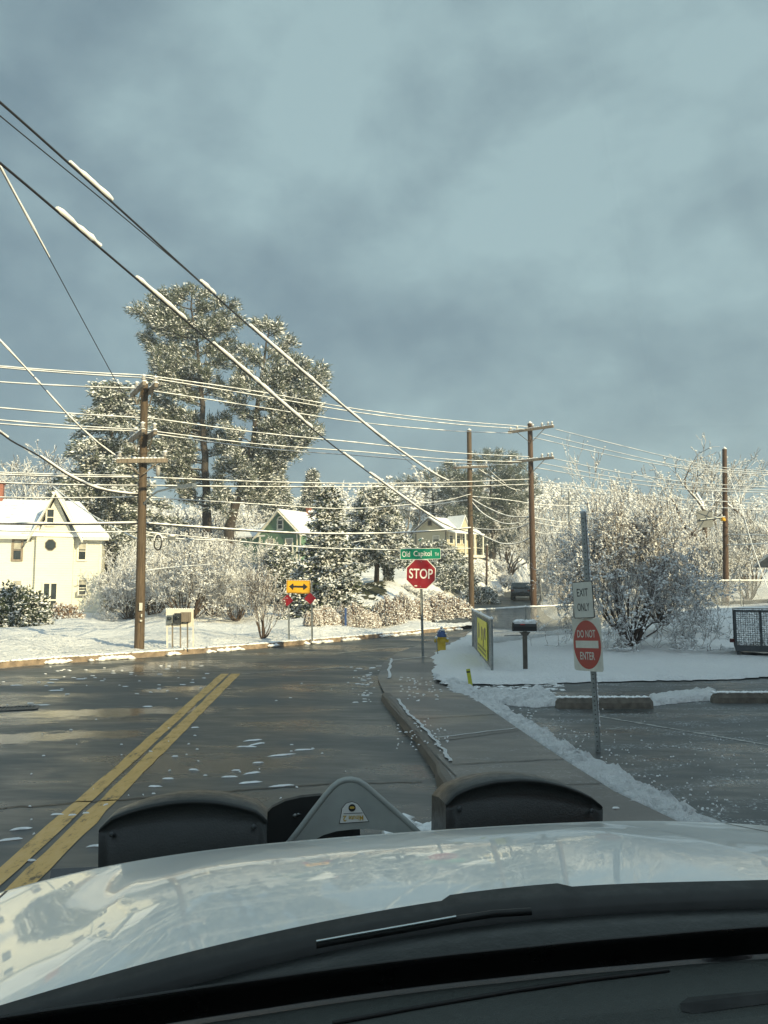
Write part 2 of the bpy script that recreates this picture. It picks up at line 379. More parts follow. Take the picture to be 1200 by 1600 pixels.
# ------------------------------------------------------------------ ground, roads, pavements
nr = np.random.default_rng(5)
KX = np.array([-90, -40, -20, -14, -9.6, -8.6, -7.05, -5.5, -4.1, -2.6, -1.0, .5, 2.25, 4.3, 8, 14, 24, 50, 140.])
KY = np.array([-4, 4, 11, 15.0, 18.6, 19.9, 21.3, 22.9, 24.6, 26.6, 28.7, 30.9, 33.6, 36.4, 41.5, 49, 60, 80, 140.])
def Yk(X): return np.interp(X, KX, KY)
RY = np.array([36, 42, 50, 58, 68, 80, 95, 115, 160.]); RX = np.array([5.6, 6.4, 7.4, 8.6, 10.6, 13.9, 19.5, 30, 60.])
def roadx(Y): return np.interp(Y, RY, RX)
def roadz(Y): return .01 + .0*Y + sstep(44, 120, Y)*2.6
def H(X, Y):
    X = np.asarray(X, float); Y = np.asarray(Y, float); t = Y-Yk(X)
    base = .15 + .12*sstep(0, 3, t) - .05*sstep(6, 14, t)
    rx = roadx(Y); dl = rx-X; rz = roadz(Y)
    bank = 1.9*sstep(3.6, 8.5, dl)*sstep(46, 56, Y)*sstep(-14, -3, X)
    rise = sstep(52, 95, Y)*3.0*sstep(-30, 0, X)*sstep(2, 8, dl) + sstep(55, 100, Y)*1.2*sstep(0, -20, X)
    right = sstep(3.4, 7, -dl)*(.35+sstep(50, 100, Y)*1.2)
    hill = sstep(85, 230, Y)*13 + sstep(200, 420, Y)*10
    und = (.12*np.sin(X*1.15+Y*.35+.6*np.sin(Y*.5))+.08*np.sin(X*.55-Y*.8+1.3))*sstep(.6, 4, t)
    z = base+bank+rise+right+hill+und
    return z
def terrain():
    xs = np.concatenate([np.linspace(-300, -60, 16), np.linspace(-56, -16, 28), np.linspace(-15.6, 12, 150), np.linspace(12.5, 30, 50), np.linspace(32, 90, 24), np.linspace(100, 400, 16)])
    t = np.concatenate([np.linspace(.17, 6, 40), np.linspace(6.3, 30, 70), np.linspace(31, 80, 50), np.geomspace(83, 600, 30)])
    X, T = np.meshgrid(xs, t); Yb = np.interp(X, KX, KY); Y = Yb+T
    Z = H(X, Y)
    # road corridor
    inside = (np.abs(X-roadx(Y)) < 3.6) & (Y > 38)
    Z = np.where(inside, roadz(Y)-.06, Z)
    lump = (np.sin(X*1.7+np.sin(Y*.9)*2)+np.sin(Y*2.1+X*.6))*.03*sstep(.2, 1.5, T)+nr.normal(size=X.shape)*.02*(T < 30)
    Z = Z+np.where(inside, 0, lump)
    n, m_ = X.shape; V = np.stack([X, Y, Z], -1).reshape(-1, 3)
    i, j = np.meshgrid(np.arange(n-1), np.arange(m_-1), indexing='ij'); a = (i*m_+j).ravel()
    F = np.stack([a, a+1, a+m_+1, a+m_], 1)
    g = Geo(); g.add(V, F, 0, True); return tag(g.build('snowy_ground', M['lawn']), kind='structure')
terrain()
g = Geo(); g.add([(-2500, -2500, -.4), (2500, -2500, -.4), (2500, 2500, -.4), (-2500, 2500, -.4)], [(0, 1, 2, 3)])
tag(g.build('ground', M['snow']), kind='structure')
g = Geo(); xs = np.linspace(-90, 60, 120); V = []
for x in xs: V += [(x, -60, 0), (x, float(Yk(x))+.1, 0)]
g.add(V, [(2*i, 2*i+2, 2*i+3, 2*i+1) for i in range(len(xs)-1)]); tag(g.build('road', M['road']), kind='structure')
# side road climbing away
g = Geo(); ys = np.linspace(37, 150, 80); V = []
for y in ys:
    dx = (roadx(y+.5)-roadx(y-.5)); ln = math.hypot(1, dx); hw = 3.1+2.2*float(sstep(46, 38, y))
    for s in (-1, 1): V.append((roadx(y)+s*hw/ln*1.0, y-s*hw*dx/ln, float(roadz(y))+.004))
g.add(V, [(2*i, 2*i+1, 2*i+3, 2*i+2) for i in range(len(ys)-1)]); tag(g.build('side_road', M['side']), kind='structure')
# far kerb
def kerb_strip(name, pts, w_, h, mat, z0=0, rough=.012, side=1, seg=.35):
    P = [np.array(p[:2], float) for p in pts]; Q = [P[0]]
    for a, b in zip(P, P[1:]):
        k = max(1, int(np.linalg.norm(b-a)/seg))
        for i in range(1, k+1): Q.append(a+(b-a)*i/k)
    Q = np.array(Q); d = np.gradient(Q, axis=0); d /= np.linalg.norm(d, axis=1, keepdims=True); nn = np.stack([-d[:, 1], d[:, 0]], 1)*side
    V = []
    for q, n_ in zip(Q, nn):
        j = nr.normal()*rough
        V += [(q[0]+n_[0]*j, q[1]+n_[1]*j, z0-.05), (q[0]+n_[0]*(j+.02), q[1]+n_[1]*(j+.02), z0+h-.02+nr.normal()*rough*.4), (q[0]+n_[0]*(j+.05), q[1]+n_[1]*(j+.05), z0+h+nr.normal()*rough*.3), (q[0]+n_[0]*w_, q[1]+n_[1]*w_, z0+h), (q[0]+n_[0]*w_, q[1]+n_[1]*w_, z0-.05)]
    F = [(5*i+k, 5*i+5+k, 5*i+6+k, 5*i+1+k) for i in range(len(Q)-1) for k in range(4)]
    g = Geo(); g.add(V, F); return tag(g.build(name, mat), kind='structure')
kerb_strip('kerb', [(x, float(Yk(x))) for x in list(np.linspace(-60, -10, 20))+list(np.linspace(-9.6, 3.4, 30))], .2, .15, M['kerb'])
kerb_strip('kerb', [(float(roadx(44))+4.2, 43.4), (11.6, 46.2), (14, 49), (24, 60)], .2, .15, M['kerb'])

def poly_sheet(name, poly, z0, h, mat, spacing=.25, edge=.15, jitter=.03, lump=.02, kind='structure', edgeseg=.12, low=None):
    """a laid sheet with an uneven outline, h thick and rounded off at its edge; z0 may be a function"""
    P = [np.array(p[:2], float) for p in poly]; B = []
    for a, b in zip(P, P[1:]+P[:1]):
        k = max(1, int(np.linalg.norm(b-a)/edgeseg)); d = (b-a)/np.linalg.norm(b-a); n_ = np.array([-d[1], d[0]])
        for i in range(k): B.append(a+(b-a)*i/k+(n_*nr.normal()*jitter))
    B = np.array(B); lo, hi = B.min(0), B.max(0)
    gx, gy = np.meshgrid(np.arange(lo[0], hi[0], spacing), np.arange(lo[1], hi[1], spacing)); I = np.stack([gx.ravel(), gy.ravel()], 1)+nr.normal(size=(gx.size, 2))*spacing*.18
    # inside test and distance to the edge
    ins = np.zeros(len(I), bool); dist = np.full(len(I), 1e9)
    for a, b in zip(B, np.roll(B, -1, 0)):
        c = ((a[1] > I[:, 1]) != (b[1] > I[:, 1])) & (I[:, 0] < (b[0]-a[0])*(I[:, 1]-a[1])/(b[1]-a[1]+1e-12)+a[0]); ins ^= c
        ab = b-a; t = np.clip(((I-a)@ab)/(ab@ab+1e-12), 0, 1); dist = np.minimum(dist, np.linalg.norm(I-a-t[:, None]*ab, axis=1))
    k = ins & (dist > min(spacing*.35, edge*.3)); I, dist = I[k], dist[k]
    pts = [Vector(p) for p in B]+[Vector(p) for p in I]; n = len(B)
    vs_, _, fs, ov, _, _ = delaunay_2d_cdt(pts, [(i, (i+1) % n) for i in range(n)], [], 1, 1e-5)
    D = np.concatenate([np.zeros(n), dist]); zf = z0 if callable(z0) else (lambda x, y: z0)
    V = []
    for v, o in zip(vs_, ov):
        d = D[o[0]] if o else 0; q = min(1, d/edge) if edge > 0 else 1; q = math.sqrt(max(0, 1-(1-q)**2))
        V.append((v[0], v[1], float(zf(v[0], v[1]))+.006+q*(h+nr.normal()*lump)))
    g = Geo(); g.add(V, [tuple(f) for f in fs], 0, True); return tag(g.build(name, mat), kind=kind)

G = lambda px, py, z=0.0: gnd(px, py, z)[:2]
# pavement on the right with its kerb
kb = [G(594, 1094), G(618, 1124), G(645, 1160), G(670, 1198), G(694, 1244)]
kb_near = [np.array([.72, 5.5]), np.array([1.05, 2.0]), np.array([1.3, -12])]
walk_right = [np.array([3.4, 1.0]), np.array([2.95, 4.0])]+[G(*p, .12) for p in ((1060, 1285), (960, 1238), (885, 1190), (800, 1132), (735, 1088), (695, 1058), (678, 1030), (700, 1010), (722, 998))]
walk_left = [G(735, 990, .0), G(700, 1000, .0), G(655, 1014, .0), G(620, 1027, .0), G(600, 1042), G(590, 1062)]
def wz(x, y):
    d = math.exp(-((y-15.8)/1.9)**4)          # dropped kerb at the corner ramp
    return .12*(1-d*.75)+.012*math.sin(y*1.1)*.3
g = poly_sheet('pavement', [np.array([1.3+.12, -12]), np.array([3.4, -12])]+walk_right+walk_left+[p+np.array([.10, 0]) for p in kb+kb_near[:2]], wz, 0, M['walk'], .3, 0, .0, .0, edgeseg=.3)
kerb_strip('kerb', kb+kb_near, .17, .125, M['kerb2'], side=1, rough=.01)
kerb_strip('kerb', [walk_left[1], walk_left[2], walk_left[3], walk_left[4]], .16, .09, M['kerb2'], side=1)
# joints between pavement slabs
def strip(name, a, b, w_, z, mat, n=14, jit=.006, zf=None):
    a, b = np.array(a[:2]), np.array(b[:2]); d = (b-a)/np.linalg.norm(b-a); nn = np.array([-d[1], d[0]]); V = []
    for i in range(n+1):
        p = a+(b-a)*i/n+nn*nr.normal()*jit; ww = w_*(.75+.5*nr.random())/2
        for s in (-1, 1):
            q = p+nn*s*ww; V.append((q[0], q[1], (zf(q[0], q[1]) if zf else 0)+z))
    g = Geo(); g.add(V, [(2*i, 2*i+1, 2*i+3, 2*i+2) for i in range(n)]); return tag(g.build(name, mat), kind='structure')
for p, q in (((640, 1125), (775, 1117)), ((655, 1163), (812, 1142)), ((706, 1196), (880, 1187)), ((728, 1234), (940, 1226)), ((600, 1092), (745, 1088)), ((592, 1060), (690, 1058))):
    strip('pavement_joint', G(*p, .12), G(*q, .12), .022, .012, M['stain'], zf=wz)
strip('pavement_joint', G(610, 1102, .12), G(712, 1215, .12), .02, .012, M['stain'], zf=wz)
# tar seams in the road
strip('road_seam', G(-60, 1268), G(500, 1226), .035, .005, M['stain'], 40, .012)
strip('road_seam', G(500, 1226), G(660, 1222), .03, .005, M['stain'], 12, .012)
strip('road_seam', G(300, 1115), G(-80, 1142), .02, .005, M['stain'], 30, .012)
# double yellow line, white edge lines
def yl(px0, px1, nm):
    a0, a1, b0, b1 = G(px0[0], 1053), G(px0[1], 1053), G(px1[0], 1243), G(px1[1], 1243)
    e0, e1 = b0+(b0-a0)*1.1, b1+(b1-a1)*1.1; V = []; n = 60
    for i in range(n+1):
        t = i/n
        for s, (u, v) in enumerate(((a0, e0), (a1, e1))):
            p = u+(v-u)*t; V.append((p[0]+nr.normal()*.006, p[1], .005))
    g = Geo(); g.add(V, [(2*i, 2*i+1, 2*i+3, 2*i+2) for i in range(n)]); tag(g.build(nm, M['line']), kind='structure')
yl((345, 357.5), (128, 153), 'yellow_road_line'); yl((361.5, 375.5), (163, 191), 'yellow_road_line')
strip('white_road_line', G(520, 1022), G(738, 998.5), .10, .005, M['wline'], 40, .01)
strip('white_road_line', G(738, 998.5), G(738, 998.5)+np.array([14, 19.]), .10, .005, M['wline'], 30, .01)
strip('white_road_line', G(-40, 1048), G(330, 1020), .09, .005, M['wline'], 60, .01)
strip('white_road_line', G(330, 1020), G(640, 992), .08, .005, M['wline'], 50, .01)
strip('stop_line', G(378, 1053), G(540, 1043), .12, .005, M['wline'], 20, .01)
# parking lot, driveway
LOTZ = .07
lot = [G(725, 1075, LOTZ), G(800, 1118, LOTZ), G(870, 1160, LOTZ), G(930, 1200, LOTZ), G(1000, 1235, LOTZ), G(1110, 1285, LOTZ), np.array([3.0, 4.0]), np.array([3.3, -12]), np.array([60, -12]), np.array([60, 19.5]), G(1260, 1040, LOTZ), G(1100, 1050, LOTZ), G(900, 1055, LOTZ), G(720, 1056, LOTZ)]
poly_sheet('parking_lot', lot, .055, .01, M['lot'], .6, 0, 0, 0, edgeseg=.5)
for p, q in (((932, 1119), (1290, 1180)), ((800, 1300), (1290, 1330))): strip('parking_line', G(*p, LOTZ), G(*q, LOTZ), .07, LOTZ+.006, M['wline'], 30, .006)
# right lawn
lawn = [G(*p, .12) for p in ((673, 1027), (676, 1048), (683, 1060), (700, 1062), (735, 1067), (800, 1068), (860, 1065), (950, 1063), (1050, 1061), (1130, 1060), (1210, 1055))]+[np.array([11, 17.6]), np.array([11.5, 20.0])]
lawn += [G(1160, 1022, .12), G(1150, 1005, .12), np.array([13, 26]), np.array([30, 32]), np.array([60, 60]), np.array([40, 62]), np.array([20, 44.0]), np.array([11.5, 36.5]), np.array([6.5, 31.6])]
lawn += [G(745, 984, .1), G(722, 996, .1), G(690, 1012, .1)]
def lz(x, y): return .09+.75*float(sstep(24, 36, y)*sstep(8.5, 13, x))+.12*math.exp(-((x-8)**2+(y-24)**2)/6)+.02*math.sin(x*1.3)*math.cos(y*.9)
poly_sheet('snowy_lawn', lawn, lz, .09, M['lawn2'], .30, .22, .045, .010)
def LZ(x, y): return lz(x, y)+.1
# snow bank between pavement and parking lot
bank = [G(*p, .1) for p in ((676, 1052), (700, 1068), (722, 1086), (765, 1112), (800, 1132), (845, 1162), (885, 1190), (960, 1238), (1060, 1288))]+[np.array([2.75, 5.4]), np.array([3.05, 5.3])]+[G(*p, .1) for p in ((1122, 1286), (1034, 1238), (966, 1203), (918, 1178), (866, 1150), (828, 1128), (804, 1112), (775, 1095), (748, 1078), (728, 1066), (700, 1056))]
poly_sheet('snow_bank', bank, .07, .055, M['slush'], .045, .10, .045, .018, edgeseg=.06)
berm = [G(*p, .08) for p in ((742, 1078), (790, 1082), (838, 1086), (868, 1088), (868, 1103), (830, 1105), (800, 1103), (770, 1098))]
poly_sheet('snow_bank', berm, .07, .08, M['slush'], .05, .10, .03, .022, edgeseg=.06)
drift = [G(*p, .08) for p in ((1012, 1091), (1060, 1085), (1118, 1080), (1122, 1094), (1070, 1097), (1014, 1104))]
poly_sheet('snow_bank', drift, .07, .09, M['slush'], .06, .10, .02, .012, edgeseg=.06)
poly_sheet('snow_bank', [G(*p, .08) for p in ((820, 1077), (845, 1074), (862, 1086), (838, 1088))], .07, .06, M['slush'], .05, .1, .02, .02, edgeseg=.05)
# thin line of snow lying in the pavement joint
for pts in (((621, 1094), (640, 1118), (660, 1135), (685, 1163), (704, 1192)),):
    for a, b in zip(pts, pts[1:]): strip('snow_line', G(*a, .12), G(*b, .12), .045, .022, M['slush'], 10, .012, zf=wz)
strip('snow_line', G(608, 1059, .05), G(611, 1034, .05), .06, .02, M['slush'], 16, .015, zf=wz)
strip('snow_line', G(611, 1034, .1), G(668, 1028, .1), .05, .02, M['slush'], 10, .012, zf=wz)
strip('snow_line', G(684, 1154, .12), G(815, 1138, .12), .02, .02, M['slush'], 14, .008, zf=wz)
# crumbs of snow fallen from the wires
g = Geo()
def flake(x, y, z, L_, W_, a, t=.012):
    n = 9; P = []
    for k in range(n):
        q = 2*math.pi*k/n; rr = max(.25, 1+.34*nr.normal()); u, v = math.cos(q)*L_/2*rr, math.sin(q)*W_/2*rr
        P.append((x+u*math.cos(a)-v*math.sin(a), y+u*math.sin(a)+v*math.cos(a)))
    V = [(p[0], p[1], z) for p in P]+[(x+(p[0]-x)*.6, y+(p[1]-y)*.6, z+t) for p in P]
    g.add(V, [(k, (k+1) % n, n+(k+1) % n, n+k) for k in range(n)]+[tuple(range(n, 2*n))], 0, True)
def flk(px, py, wpx, hpx=2.0, ang=0, z=.004):
    p = gnd(px, py, z); d = p[1]; s = d/1200
    flake(p[0], p[1], z, wpx*s*.95, min(wpx*s*.22, max(.009, .38*hpx*s*d/2.0)), ang)
for a in ((395, 1157, 32, 3, .5), (384, 1167, 24, 3, .1), (400, 1163, 40, 2, .9), (441, 1180, 36, 3, .45), (470, 1172, 24, 2, .2), (488, 1170, 6, 2, 0), (455, 1164, 5, 1.5, 0), (405, 1192, 18, 2, .2), (370, 1204, 14, 2, .2), (360, 1214, 32, 3, .1), (394, 1208, 24, 3, .6), (389, 1223, 32, 5, .3), (441, 1228, 34, 4, .25), (340, 1242, 36, 4, .75), (302, 1203, 26, 5, -.2), (263, 1217, 16, 3, .1), (240, 1229, 18, 3, 0), (321, 1212, 6, 2, 0), (275, 1182, 10, 1.5, 0), (304, 1137, 14, 1.5, .2), (232, 1104, 16, 2, .2), (88, 1079, 26, 4, .1), (62, 1102, 30, 2, .2), (46, 1099, 14, 2, .2), (24, 1071, 20, 2, .2), (80, 1067, 14, 2, .1), (82, 1062, 10, 2, .1), (126, 1061, 16, 3, .1), (115, 1059, 9, 2, 0), (145, 1056, 10, 2, 0), (178, 1052, 10, 3, 0), (205, 1051, 10, 1.5, 0), (60, 1066, 8, 2, 0), (30, 1296, 34, 7, .3), (18, 1312, 46, 4, .35), (150, 1322, 24, 4, .3), (88, 1273, 16, 3, .1), (112, 1274, 14, 3, .3), (133, 1271, 12, 2, .2), (165, 1258, 12, 9, 1.2), (48, 1345, 18, 3, .1)):
    flk(*a)
for _ in range(40): flk(nr.uniform(60, 330), nr.uniform(1040, 1085), nr.uniform(3, 9), 1.4, nr.normal()*.3)
for _ in range(60): flk(nr.uniform(-50, 560), nr.uniform(1060, 1320), nr.uniform(2, 6), 1.4, nr.normal()*.5)
for _ in range(48): flk(568+nr.normal()*15+(nr.random()*12), nr.uniform(1040, 1098), nr.uniform(2, 10), nr.uniform(1, 2.2), nr.normal()*.3)
for _ in range(50): x, y = nr.uniform(640, 720), 1160+nr.normal()*14; flk(x-20, y-12, nr.uniform(2, 5), 1.2, nr.normal()*.5, .135)
for _ in range(50): flk(nr.uniform(625, 690), nr.uniform(1058, 1096), nr.uniform(2, 5), 1.2, nr.normal()*.3, .135)
for _ in range(110):
    t = nr.random(); x = 880+360*t; y = 1160+50*nr.normal()*.5+30*t; flk(x, y, nr.uniform(1, 3), nr.uniform(.8, 1.3), nr.normal()*.5, LOTZ+.004)
for _ in range(160): flk(nr.uniform(700, 880), nr.uniform(1068, 1084), nr.uniform(3, 14), 1.5, nr.normal()*.2, LOTZ+.004)
for _ in range(130):
    t = nr.random(); x = 760+t*370; y = 1100+t*180+nr.normal()*14; flk(x+12, y-6, nr.uniform(1, 5), nr.uniform(1, 2), nr.normal()*.6, LOTZ+.01)
flk(962, 1263, 14, 4, 0, .135)
tag(g.build('snow_crumbs', M['puff']), kind='stuff')
# storm drain in the road on the left
p = gnd(14, 1108); t = thing('storm_drain', 'slotted iron storm drain grate set in the wet road', 'drain', (p[0], p[1], 0), R(20)); t.scale = (.8, .8, 1)
g = Geo()
for k in range(15): g.box((-.49+k*.07, 0, .008), (.025, .46, .012))
for s in (-1, 1): g.box((0, s*.25, .008), (1.06, .05, .014)); g.box((s*.53, 0, .008), (.05, .45, .013))
g.build('grate', M['steeld'], t); g = Geo(); g.box((0, 0, .001), (1.0, .46, .003)); g.build('pit', M['stain'], t)
# lumps of snow along the far kerb
g = Geo(); cs, ss = [], []
for x in nr.uniform(-10, 3.5, 520):
    if math.sin(x*2.3)+math.sin(x*5.1+1) < -.1: continue
    y = float(Yk(x))-abs(nr.normal())*.07; cs.append((x, y, .02+nr.random()*.05)); s = nr.uniform(.03, .09); ss.append((s*1.8, s*1.1, s*.8))
for x in nr.uniform(-10, 3.5, 700): cs.append((x, float(Yk(x))+.13+nr.normal()*.05, .155)); s = nr.uniform(.03, .08); ss.append((s*1.6, s*1.3, s*.5))
octas(g, np.array(cs), np.array(ss)); tag(g.build('kerb_snow', M['puff']), kind='stuff')

# ------------------------------------------------------------------ trees and shrubs
def grow(rng, starts, maxlev, nseg=3, wig=.18, ratio=.72, kids_=(2, 4), spread=.65, up=.10, rmin=.012, rr=.62, side=True):
    """starts: list of (pos, dir, length, radius). returns P0,P1,R0,R1,level arrays"""
    out = []; stack = [(np.array(p, float), np.array(d, float), l, r, 0) for p, d, l, r in starts]
    while stack:
        p, d, ln, r, lv = stack.pop(); d = d/np.linalg.norm(d); pts = [p]; r1 = max(rmin, r*rr)
        for k in range(nseg):
            d = d+rng.normal(size=3)*wig+np.array([0, 0, up]); d /= np.linalg.norm(d); q = p+d*ln/nseg
            a, b = r+(r1-r)*k/nseg, r+(r1-r)*(k+1)/nseg; out.append((p, q, a, b, lv)); p = q; pts.append(p)
        if lv < maxlev:
            n = rng.integers(kids_[0], kids_[1]+1)
            for k in range(n):
                base = p if (k < 2 or not side) else pts[rng.integers(1, len(pts)-1)] if len(pts) > 2 else p
                v = rng.normal(size=3); v -= d*v.dot(d); v /= np.linalg.norm(v)+1e-9; s = spread*rng.uniform(.5, 1.25)
                stack.append((base, d+v*s, ln*ratio*rng.uniform(.75, 1.15), r1*rng.uniform(.75, 1), lv+1))
    P0 = np.array([o[0] for o in out]); P1 = np.array([o[1] for o in out]); R0 = np.array([o[2] for o in out]); R1 = np.array([o[3] for o in out]); lv = np.array([o[4] for o in out])
    return P0, P1, R0, R1, lv
def puffs(g, rng, P0, P1, frac, s0, s1, mi=0, lift=.5, flat=.6):
    k = rng.random(len(P0)) < frac; A, B = P0[k], P1[k]; t = rng.random((len(A), 1)); s = rng.uniform(s0, s1, len(A))
    Cc = A+(B-A)*t; Cc[:, 2] += s*lift; octas(g, Cc, np.stack([s*1.25, s*1.25, s*flat], 1), mi)
def bare_tree(name, label, cat, seed, h=13, r=.22, spread=.6, lev=6, trunkfrac=.2, puff=.25, ps=(.06, .13), rmin=.018, up=.06, kk=(2, 4), twig=None, ratio=.74, bark=None, n0=1, lean=0, group=None):
    rng = np.random.default_rng(seed); t = thing(name, label, cat, group=group)
    l0 = h*trunkfrac; starts = [((rng.normal()*.05*n0, rng.normal()*.05*n0, -.2), (rng.normal()*.08+lean, rng.normal()*.08, 1), l0*rng.uniform(.8, 1.2), r) for _ in range(n0)]
    P0, P1, R0, R1, lv = grow(rng, starts, lev, ratio=ratio, spread=spread, up=up, rmin=rmin, kids_=kk)
    s = h/max(P1[:, 2].max(), 1e-3); P0 *= s; P1 *= s
    g = Geo(); k = lv <= 1; tubes(g, P0[k], P1[k], R0[k], R1[k]*1.0, 7); g.build('trunk', M['bark'] if bark is None else bark, t)
    g = Geo(); k = lv > 1; k2 = k & (R0 > .05); tubes(g, P0[k2], P1[k2], R0[k2], R1[k2], 5); k3 = k & (R0 <= .05); tubes(g, P0[k3], P1[k3], R0[k3], R1[k3], 3)
    k4 = lv >= lev-2; puffs(g, rng, P0[k4], P1[k4], puff, ps[0], ps[1], 1); g.build('crown', [twig or M['twig'], M['puff']], t); return t
def shrub(name, label, cat, seed, h=3, w=3, stems=14, lev=4, rmin=.012, r=.035, puff=.3, ps=(.03, .07), spread=.7, twig=None, up=.05, kk=(2, 4), cone=1.0, ratio=.74, group=None, z0=-.05, flat=.6):
    rng = np.random.default_rng(seed); t = thing(name, label, cat, group=group); starts = []
    for i in range(stems):
        a = 2*math.pi*(i+rng.random())/stems; c = cone*math.sqrt(rng.random()); starts.append(((math.cos(a)*.08*w*.4, math.sin(a)*.08*w*.4, z0), (math.cos(a)*c, math.sin(a)*c, 1), h*.24, r*rng.uniform(.6, 1.1)))
    P0, P1, R0, R1, lv = grow(rng, starts, lev, nseg=4, wig=.24, ratio=ratio, spread=spread, up=up, rmin=rmin, kids_=kk)
    sz = h/P1[:, 2].max(); sx = w/2/np.percentile(np.hypot(P1[:, 0], P1[:, 1]), 99)
    for P in (P0, P1): P[:, 2] *= sz; P[:, :2] *= sx; P[:, 2] = np.maximum(P[:, 2], .02)
    g = Geo(); k = lv < 1; tubes(g, P0[k], P1[k], R0[k], R1[k], 5); g.build('stems', M['bark'], t)
    g = Geo(); k = lv >= 1; tubes(g, P0[k], P1[k], R0[k], R1[k], 3)
    k4 = lv >= lev-1; puffs(g, rng, P0[k4], P1[k4], puff, ps[0], ps[1], 1, flat=flat); g.build('twigs', [twig or M['twig'], M['puff']], t); return t
def tufts(gn, rng, Cc, D, n=12, ln=.3, wd=.05, snow=.35, spread=.9, sz=.12):
    """sprays of needles at Cc pointing about along D, snow resting on some"""
    N = len(Cc); Ci = np.repeat(Cc, n, 0)+rng.normal(size=(N*n, 3))*ln*.35; Di = np.repeat(D, n, 0)+rng.normal(size=(N*n, 3))*spread
    blades(gn, Ci, Di, ln*rng.uniform(.6, 1.3, N*n), wd*rng.uniform(.6, 1.4, N*n), rng, 0)
    m = max(2, int(n*.45)); Cs = np.repeat(Cc, m, 0)+rng.normal(size=(N*m, 3))*ln*.38+np.array([0, 0, ln*.22]); Ds = np.repeat(D, m, 0)*np.array([1, 1, .3])+rng.normal(size=(N*m, 3))*np.array([.6, .6, .25]); k = rng.random(N*m) < snow; Cs, Ds = Cs[k], Ds[k]
    blades(gn, Cs, Ds, ln*rng.uniform(.4, 1.0, len(Cs)), wd*rng.uniform(.8, 1.5, len(Cs)), rng, 1)
    k = rng.random(N) < snow*.8; Cs = (Cc+rng.normal(size=(N, 3))*ln*.4+np.array([0, 0, ln*.28]))[k]; s = sz*rng.uniform(.25, .65, len(Cs))
    octas(gn, Cs, np.stack([s*rng.uniform(.9, 2.2, len(Cs)), s*rng.uniform(.9, 2.2, len(Cs)), s*.6], 1), 1)

def pine(name, label, trunk, limbs, Y, seed, rad=.42, ln=.42, snow=.5, dens=1.0, sz=.15, ydev=3.2, extra=0, nside=7, needles=17):
    """trunk, limb tips traced as directions seen from the road; depth of each limb is random"""
    rng = np.random.default_rng(seed); T = np.array([at(x, y, Y) for x, y in trunk]); base = T[0].copy(); base[2] = min(base[2], float(H(base[0], base[1])))-.3
    T = np.vstack([base, T]); root = thing(name, label, 'tree', tuple(base)); T = T-base
    g = Geo(); cum = np.concatenate([[0], np.cumsum(np.linalg.norm(np.diff(T, axis=0), axis=1))]); tt = np.linspace(0, cum[-1], 26)
    TP = np.stack([np.interp(tt, cum, T[:, i]) for i in range(3)], 1); TP[1:-1, :2] += rng.normal(size=(24, 2))*.05
    gw = Geo(); gw.tube(TP, list(np.linspace(rad, .05, 26)), 10)
    g = Geo(); CC, DD = [], []
    L_ = [(np.array(at(x, y, Y))-base, None) for x, y in limbs]
    for k in range(extra):
        b = L_[rng.integers(len(limbs))][0]; L_.append((b*np.array([rng.uniform(.5, 1.0), 1, 1])+np.array([0, 0, rng.uniform(-3.0, -.8)]), None))
    for k, (tip, _) in enumerate(L_):
        tip = tip.copy(); dz = rng.uniform(.08, .36)*abs(tip[0]-np.interp(tip[2], TP[:, 2], TP[:, 0])); z0 = max(TP[3, 2], tip[2]-dz-.6)
        o = np.array([np.interp(z0, TP[:, 2], TP[:, i]) for i in range(3)]); tip[1] += max(-2, min(2, rng.normal()))*ydev*(1 if k >= len(limbs) else .55)*(1-.85*tip[2]/TP[-1, 2]); v = tip-o; Lb = np.linalg.norm(v); n = 8; pts = []
        for i in range(n+1):
            t = i/n; q = o+v*t; q[2] += -math.sin(math.pi*t)*Lb*.08; q += rng.normal(size=3)*.05*Lb*.3*math.sin(math.pi*t); pts.append(q)
        gw.tube(pts, list(np.linspace(min(.13, .03+Lb*.012), .02, n+1)), 5, caps=False)
        m = int(nside*Lb*.55*dens)+3
        for j in range(m):
            t = 1-(1-.22)*rng.random()**1.15; i = min(n-1, int(t*n)); q = pts[i]+(pts[i+1]-pts[i])*(t*n-i); d = v/Lb
            s = rng.normal(size=3)*np.array([1, 1, .28]); s -= d*s.dot(d)*.6; s /= np.linalg.norm(s)+1e-9; sd = d*.75+s+np.array([0, 0, .20]); sd /= np.linalg.norm(sd); sl_ = (.30+.9*(1-t)+.35*rng.random())*min(1.15, Lb*.24)+.14
            e = q+sd*sl_; gw.tube([q, (q+e)/2+np.array([0, 0, -.03]), e], [.025, .018, .01], 3, caps=False)
            nn = max(2, int(sl_/.27)); ts = rng.uniform(.25, 1.05, nn)[:, None]; CC.append(q+(e-q)*ts+rng.normal(size=(nn, 3))*.12); DD.append(np.repeat(sd[None]+np.array([[0, 0, .35]]), nn, 0))
        kk_ = 3+int(Lb*.9); t_ = rng.uniform(.5, 1.03, kk_)[:, None]; CC.append(o+v*t_+rng.normal(size=(kk_, 3))*.1); DD.append(np.repeat((v/Lb+np.array([0, 0, .4]))[None], kk_, 0)); CC.append(tip[None]+rng.normal(size=(3, 3))*.15); DD.append(np.repeat((v/Lb+np.array([0, 0, .4]))[None], 3, 0))
    CC = np.concatenate(CC); DD = np.concatenate(DD); tufts(g, rng, CC, DD, needles, ln, .032, snow, .7, sz)
    gw.build('trunk', M['pinebark'], root); g.build('crown', [M['needle'], M['puff']], root); return root

